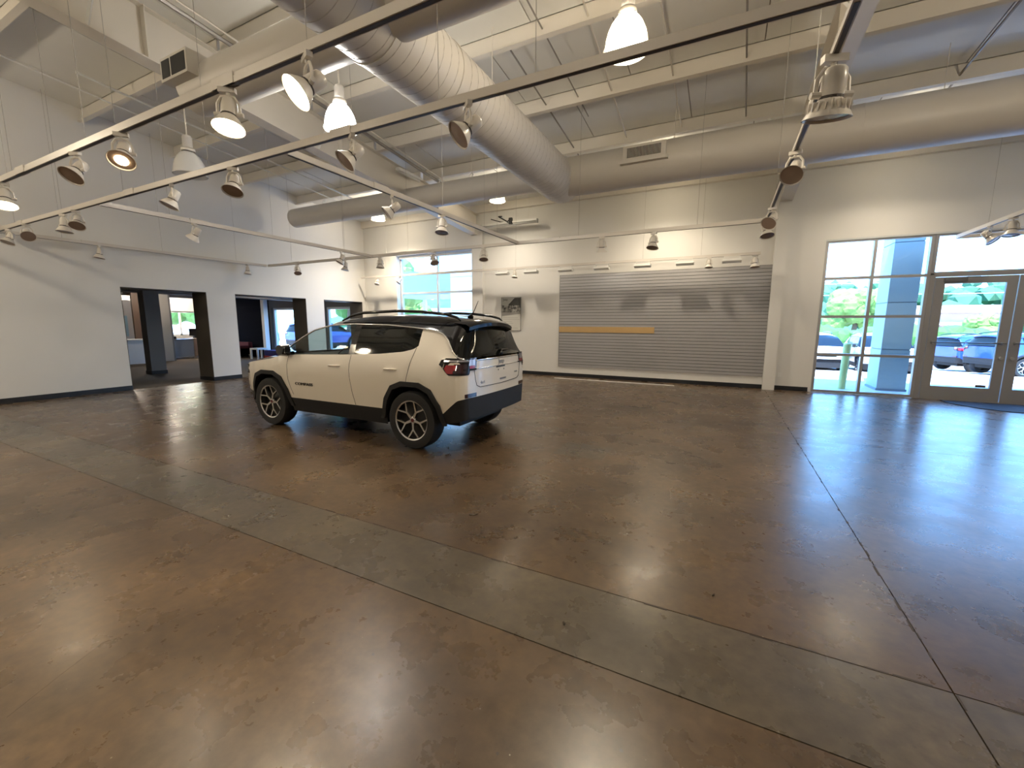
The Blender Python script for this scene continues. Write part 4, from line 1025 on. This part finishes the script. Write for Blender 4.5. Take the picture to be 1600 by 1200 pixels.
# lights of that room
for i, (x, y, e_) in enumerate([(-21.2, 7.6, 90), (-21.0, 9.9, 90), (-18.3, 8.0, 20), (-14.0, 9.5, 10)]):
    z = 2.84 if x < -20 else 2.65
    t = thing('recessed_downlight', ['glowing downlight nearest the blue and white board', 'glowing downlight above the far desks', 'glowing downlight beside the grey pillar top', 'small downlight behind the second opening'][i], 'light', (x, y, z), 0, 'downlights of the next room')
    obj('trim_ring', La([(.07, 0), (.10, -.01), (.11, 0), (.07, 0)], 20), trimw, t); obj('lens', La([(0, -.004), (.075, -.004), (.075, 0), (0, 0)], 20), mat('dl_lens', (1, 1, 1), .4, emit=(1, .9, .75), es=12), t)
    ld = bpy.data.lights.new('downlight_bulb', 'POINT'); ld.energy = e_; ld.color = (1, .86, .7); ld.shadow_soft_size = .08
    lo = bpy.data.objects.new('downlight_bulb', ld); C.objects.link(lo); lo.parent = t; lo.location = (0, 0, -.12)
for i, y in enumerate((9.5, 10.2, 10.9)):
    t = thing('track_spotlight', ['left', 'middle', 'right'][i]+' white spotlight on the far room ceiling above the desks', 'spotlight', (-20.9, y-.9, 2.85), 0, 'far room spotlights')
    obj('stem', T([(0, 0, 0), (0, 0, -.1)], .015, 6), trimw, t); obj('lamp_can', T([(0, 0, -.1), (.08, 0, -.24)], [.05, .07], 10), trimw, t); obj('lens', T([(.08, 0, -.24), (.084, 0, -.247)], .066, 10), mat('dl_lens', (1, 1, 1), .4, emit=(1, .9, .75), es=12), t)

# ------------------------------------------------------------ outdoors
asph = mat('parking_surface', (.44, .43, .42), .9, noise=.08, nscale=2)
def zg(y): return -.02 - .045*min(max(y-15.0, 0), 14)
bm = bmesh.new(); g0 = [[bm.verts.new((x, y, zg(y))) for x in (-110, -30, 0, 30, 140)] for y in (YB+WT, 15.0, 18, 22, 26, 29.0, 160)]
for j in range(6):
    for i in range(4): bm.faces.new((g0[j][i], g0[j][i+1], g0[j+1][i+1], g0[j+1][i]))
sname(obj('ground_outside', bm, asph))
sname(obj('sidewalk', B(-25, YB+WT, -.12, 40, 15.0, -.005), mat('sidewalk_concrete', (.5, .5, .5), .8, noise=.04, nscale=3)))
sname(obj('ground_west', B(-110, -30, -.25, WX-.2, YB+WT, -.02), asph))
bluep = mat('panel_bluegrey', (.36, .45, .46), .5)
def portico_col(x, y, lab, wx=.52, wy=.8, h=4.6):
    t = thing('portico_column', lab, 'column', (x, y, -.005)); z = 0
    for k, hh in enumerate((.95, .02, 1.05, .02, 1.3, .02, 1.3)):
        if hh > .1: obj('clad_panel', B(-wx/2, -wy/2, z, wx/2, wy/2, z+hh), bluep, t)
        else: obj('panel_joint', B(-wx/2+.012, -wy/2+.012, z, wx/2-.012, wy/2-.012, z+hh), mat('joint_grey', (.2, .25, .3), .6), t)
        z += hh
    obj('base_plate', B(-wx/2-.02, -wy/2-.02, 0, wx/2+.02, wy/2+.02, .05), mat('joint_grey', (.2, .25, .3), .6), t)
portico_col(3.56, 12.92, 'blue-grey panelled column outside the entrance window')
portico_col(-9.4, 14.6, 'wide panelled canopy column seen through the tall left window', 1.1, .75, 4.6)
# canopy seen through the tall window
t = thing('entrance_canopy', 'pale teal flat canopy over the forecourt seen through the tall left window', 'canopy', (-11.9, 15.8, 2.85))
tealp = mat('teal_panel', (.13, .20, .20), .6)
bm = bmesh.new(); prism(bm, [(-2.8, 0), (3.9, 0), (3.9, .55), (-.8, .95), (-2.8, .85)], lambda p: Vector((p[0], -.7, p[1])), lambda p: Vector((p[0], 2.5, p[1])))
obj('fascia', bm, tealp, t); obj('soffit', B(-2.75, -.65, -.08, 3.85, 2.45, 0), bluep, t)
for x in (-2.4, 1.4): obj('post', B(x-.08, 2.2, -2.87, x+.08, 2.36, -.05), trimw, t)
t = thing('bollard', 'leaning yellow-green bollard on the shaded sidewalk', 'bollard', (2.62, 12.4, -.005))
obj('pipe', T([(0, 0, 0), (.02, 0, 1.05)], .075, 14), mat('bollard_yellow', (.55, .62, .22), .5), t, angle=40); obj('cap', La([(.075, 0), (.06, .03), (0, .045)], 14, Matrix.Translation((.02, 0, 1.05))), mat('bollard_yellow', (.55, .62, .22), .5), t)
# outdoor cars from one simpler body
pw = mat('out_white', (.8, .8, .8), .25, coat=1); pb = mat('out_blue', (.02, .07, .42), .22, coat=1); pt_ = mat('out_teal', (.05, .30, .42), .22, coat=1); pg = mat('out_greyblue', (.16, .24, .34), .25, coat=1)
tmpl = build_suv('x', pw, False)
PAINTED = ('body_shell', 'hood', 'roof', 'spoiler', 'door_handle')
def outcar(x, y, deg, paint, label, first=[True]):
    o = tmpl if first[0] else dup(tmpl); first[0] = False
    o.location = (x, y, zg(y) - (.02 if y > 15 and abs(math.sin(math.radians(deg))) > .7 else 0)); o.rotation_euler = (0, 0, math.radians(deg)); o['label'] = label; o['category'] = 'car'
    for c in o.children:
        if c.name.split('.')[0] in PAINTED:
            c.material_slots[0].link = 'OBJECT'; c.material_slots[0].material = paint
    return o
outcar(5.75, 23.4, -92, pw, 'white SUV facing the windows, right of the blue-grey column')
outcar(3.60, 23.6, -90, pw, 'white SUV parked behind the bollard, left of the blue-grey column')
outcar(1.30, 24.0, -88, pw, 'leftmost white SUV outside beside the wall edge')
outcar(4.6, 32.5, -90, pw, 'white SUV in the second row, farther back behind the nearer white ones')
outcar(9.4, 25.4, 20, pb, 'dark blue SUV behind the door glass, farther of the two blue ones')
outcar(9.6, 22.7, 20, pb, 'blue SUV nearest the entrance, in front of the other blue one')
outcar(13.0, 44.0, 0, pt_, 'small blue car far back right of the blue-grey column')
outcar(-20.6, 15.6, 95, pb, 'blue car right outside the glazed door of the next room')
outcar(-16.6, 16.6, 95, pt_, 'teal car outside the white-framed window beside the room corner')
outcar(-27.5, 14.9, 90, pb, 'blue car outside the far window of the next room')
# buildings
def shop(x, y, w_, d, h, wall, roof, lab, awn=True):
    t = thing('shop_building', lab, 'building', (x, y, -.65))
    obj('walls', B(0, 0, 0, w_, d, h), wall, t); obj('roof', B(-.5, -.8, h, w_+.5, d+.5, h+.8), roof, t)
    n = int(w_/3)
    for k in range(n):
        f = obj('shop_window', B(1+k*3.0, -.05, .8, 3.2+k*3.0, 0, h*.55), mat('shop_glass', (.08, .12, .13), .1), t)
        obj('window_frame', B(1+k*3.0-.06, -.08, .72, 3.2+k*3.0+.06, -.04, .8), trimw, f)
    if awn: obj('awning', B(0, -1.6, h*.62, w_, 0, h*.72), mat('awning_grey', (.4, .38, .38), .6), t)
shop(16.5, 64, 10, 8, 3.6, mat('pink_brick', (.62, .48, .44), .7), mat('pink_roof', (.70, .58, .54), .7), 'pinkish flat shop building behind the blue-grey column')
shop(28.5, 66, 14, 8, 3.0, mat('cream_wall', (.75, .70, .62), .7), mat('white_roof', (.8, .78, .76), .6), 'long white-roofed building seen through the door glass')
shop(-62, 66, 30, 8, 4.2, mat('cream_wall', (.75, .70, .62), .7), mat('white_roof', (.8, .78, .76), .6), 'pale long building far beyond the tall left window')
# trees, hedge, hills
leafm = {k: mat('foliage_'+k, c, .8, noise=.35, nscale=1.2) for k, c in dict(bright=(.15, .27, .06), green=(.06, .18, .035), dark=(.03, .11, .04), teal=(.055, .17, .09)).items()}
def blob(bm, c, r, sub=2, j=.22):
    v0 = len(bm.verts); g = bmesh.ops.create_icosphere(bm, subdivisions=sub, radius=r, matrix=Matrix.Translation(c))
    for v in g['verts']: v.co += (v.co-Vector(c))*random.uniform(-j, j)
def tree(x, y, h, r, m, lab, group=None, trunk=True, z=-.02):
    t = thing('leafy_tree', lab, 'tree', (x, y, zg(y)), 0, group); bm = bmesh.new()
    n = 16
    for k in range(n):
        a = 2.4*k; q = r*random.uniform(.3, .72); blob(bm, (math.cos(a)*q, math.sin(a)*q, h-r*.8+random.uniform(-.45, .5)*r), r*.42, 3, .12)
    blob(bm, (0, 0, h-r*.6), r*.7, 3, .12); obj('crown', bm, m, t)
    obj('trunk', T([(0, 0, 0), (0.05*h, 0, h-r)], [.05*h, .03*h], 8), mat('bark', (.12, .09, .06), .9), t)
tree(10.4, 48, 5.2, 2.2, leafm['bright'], 'bright green round tree left of the blue-grey column, farther back')
tree(22.3, 56, 3.2, 1.6, leafm['bright'], 'round bright shrub-like tree seen through the door glass'); tree(26.5, 59, 3.6, 2.2, leafm['dark'], 'darker green tree right of the round bright one')
tree(-21.5, 26, 3.6, 1.5, leafm['bright'], 'bright green tree seen low through the tall left window'); tree(-22.0, 40, 5.0, 2.0, leafm['green'], 'green tree beyond the middle of the tall left window')
tree(-26, 23.5, 6.5, 2.6, leafm['green'], 'tree with spreading branches outside the glazed door of the next room'); tree(-20.0, 22, 6.0, 2.2, leafm['bright'], 'tree outside the white-framed window near the corner')
tree(-48, 24, 6.5, 3.0, leafm['bright'], 'tree far outside the next room window')
t = thing('hedge', 'long green hedge behind the white parked cars', 'hedge', (2.0, 37, -.65)); bm = bmesh.new()
for k in range(26): blob(bm, (2+k*.42, random.uniform(-.3, .5), 1.1+random.uniform(-.1, .35)), .85, 2, .15)
obj('foliage', bm, leafm['green'], t)
t = thing('hedge', 'low clipped hedge before the white-roofed building', 'hedge', (20, 52, -.65)); bm = bmesh.new()
for k in range(24): blob(bm, (k*.6-2, 0, .5+random.uniform(-.1, .1)), .7, 1)
obj('foliage', bm, leafm['green'], t)
hb = bmesh.new(); nx, ny = 90, 14
g = [[hb.verts.new((-120+3.4*i, 92+3.4*j, -.1+max(0, (j/13.0))**.7*(10.0+2.2*math.sin(i*.23)+1.2*math.sin(i*.71+1))+random.uniform(-.5, .5))) for i in range(nx)] for j in range(ny)]
for j in range(ny-1):
    for i in range(nx-1): hb.faces.new((g[j][i], g[j][i+1], g[j+1][i+1], g[j+1][i]))
hill = sname(obj('wooded_hill', hb, mat('hill_green', (.05, .15, .075), .9, noise=.5, nscale=.25)))
bm = bmesh.new()
for k in range(420):
    i = random.uniform(-60, 150); j = random.uniform(0, 1); blob(bm, (i, 92+j*44, j**.7*11.0+.6), random.uniform(1.2, 2.4), 1, .25)
o = obj('hill_trees', bm, leafm['teal'], hill); o['kind'] = 'stuff'
for i, (z, y) in enumerate(((7.6, 80), (5.9, 80))):
    tag(obj('power_line', T([(-40, y, z+.6), (30, y, z), (110, y, z+.6)], .05, 4), mat('line_pale', (.6, .7, .7), .5)), ['upper', 'lower'][i]+' pale power line in front of the wooded hill', 'cable', 'power lines')
t = thing('parking_light', 'grey parking lot lamp head seen right of the blue-grey column', 'lamp', (8.9, 31.5, -.65))
obj('pole', T([(0, 0, 0), (0, 0, 4.75)], .07, 8), alum, t); obj('lamp_head', B(-.5, -.15, 4.55, .55, .15, 4.72), alum, t)
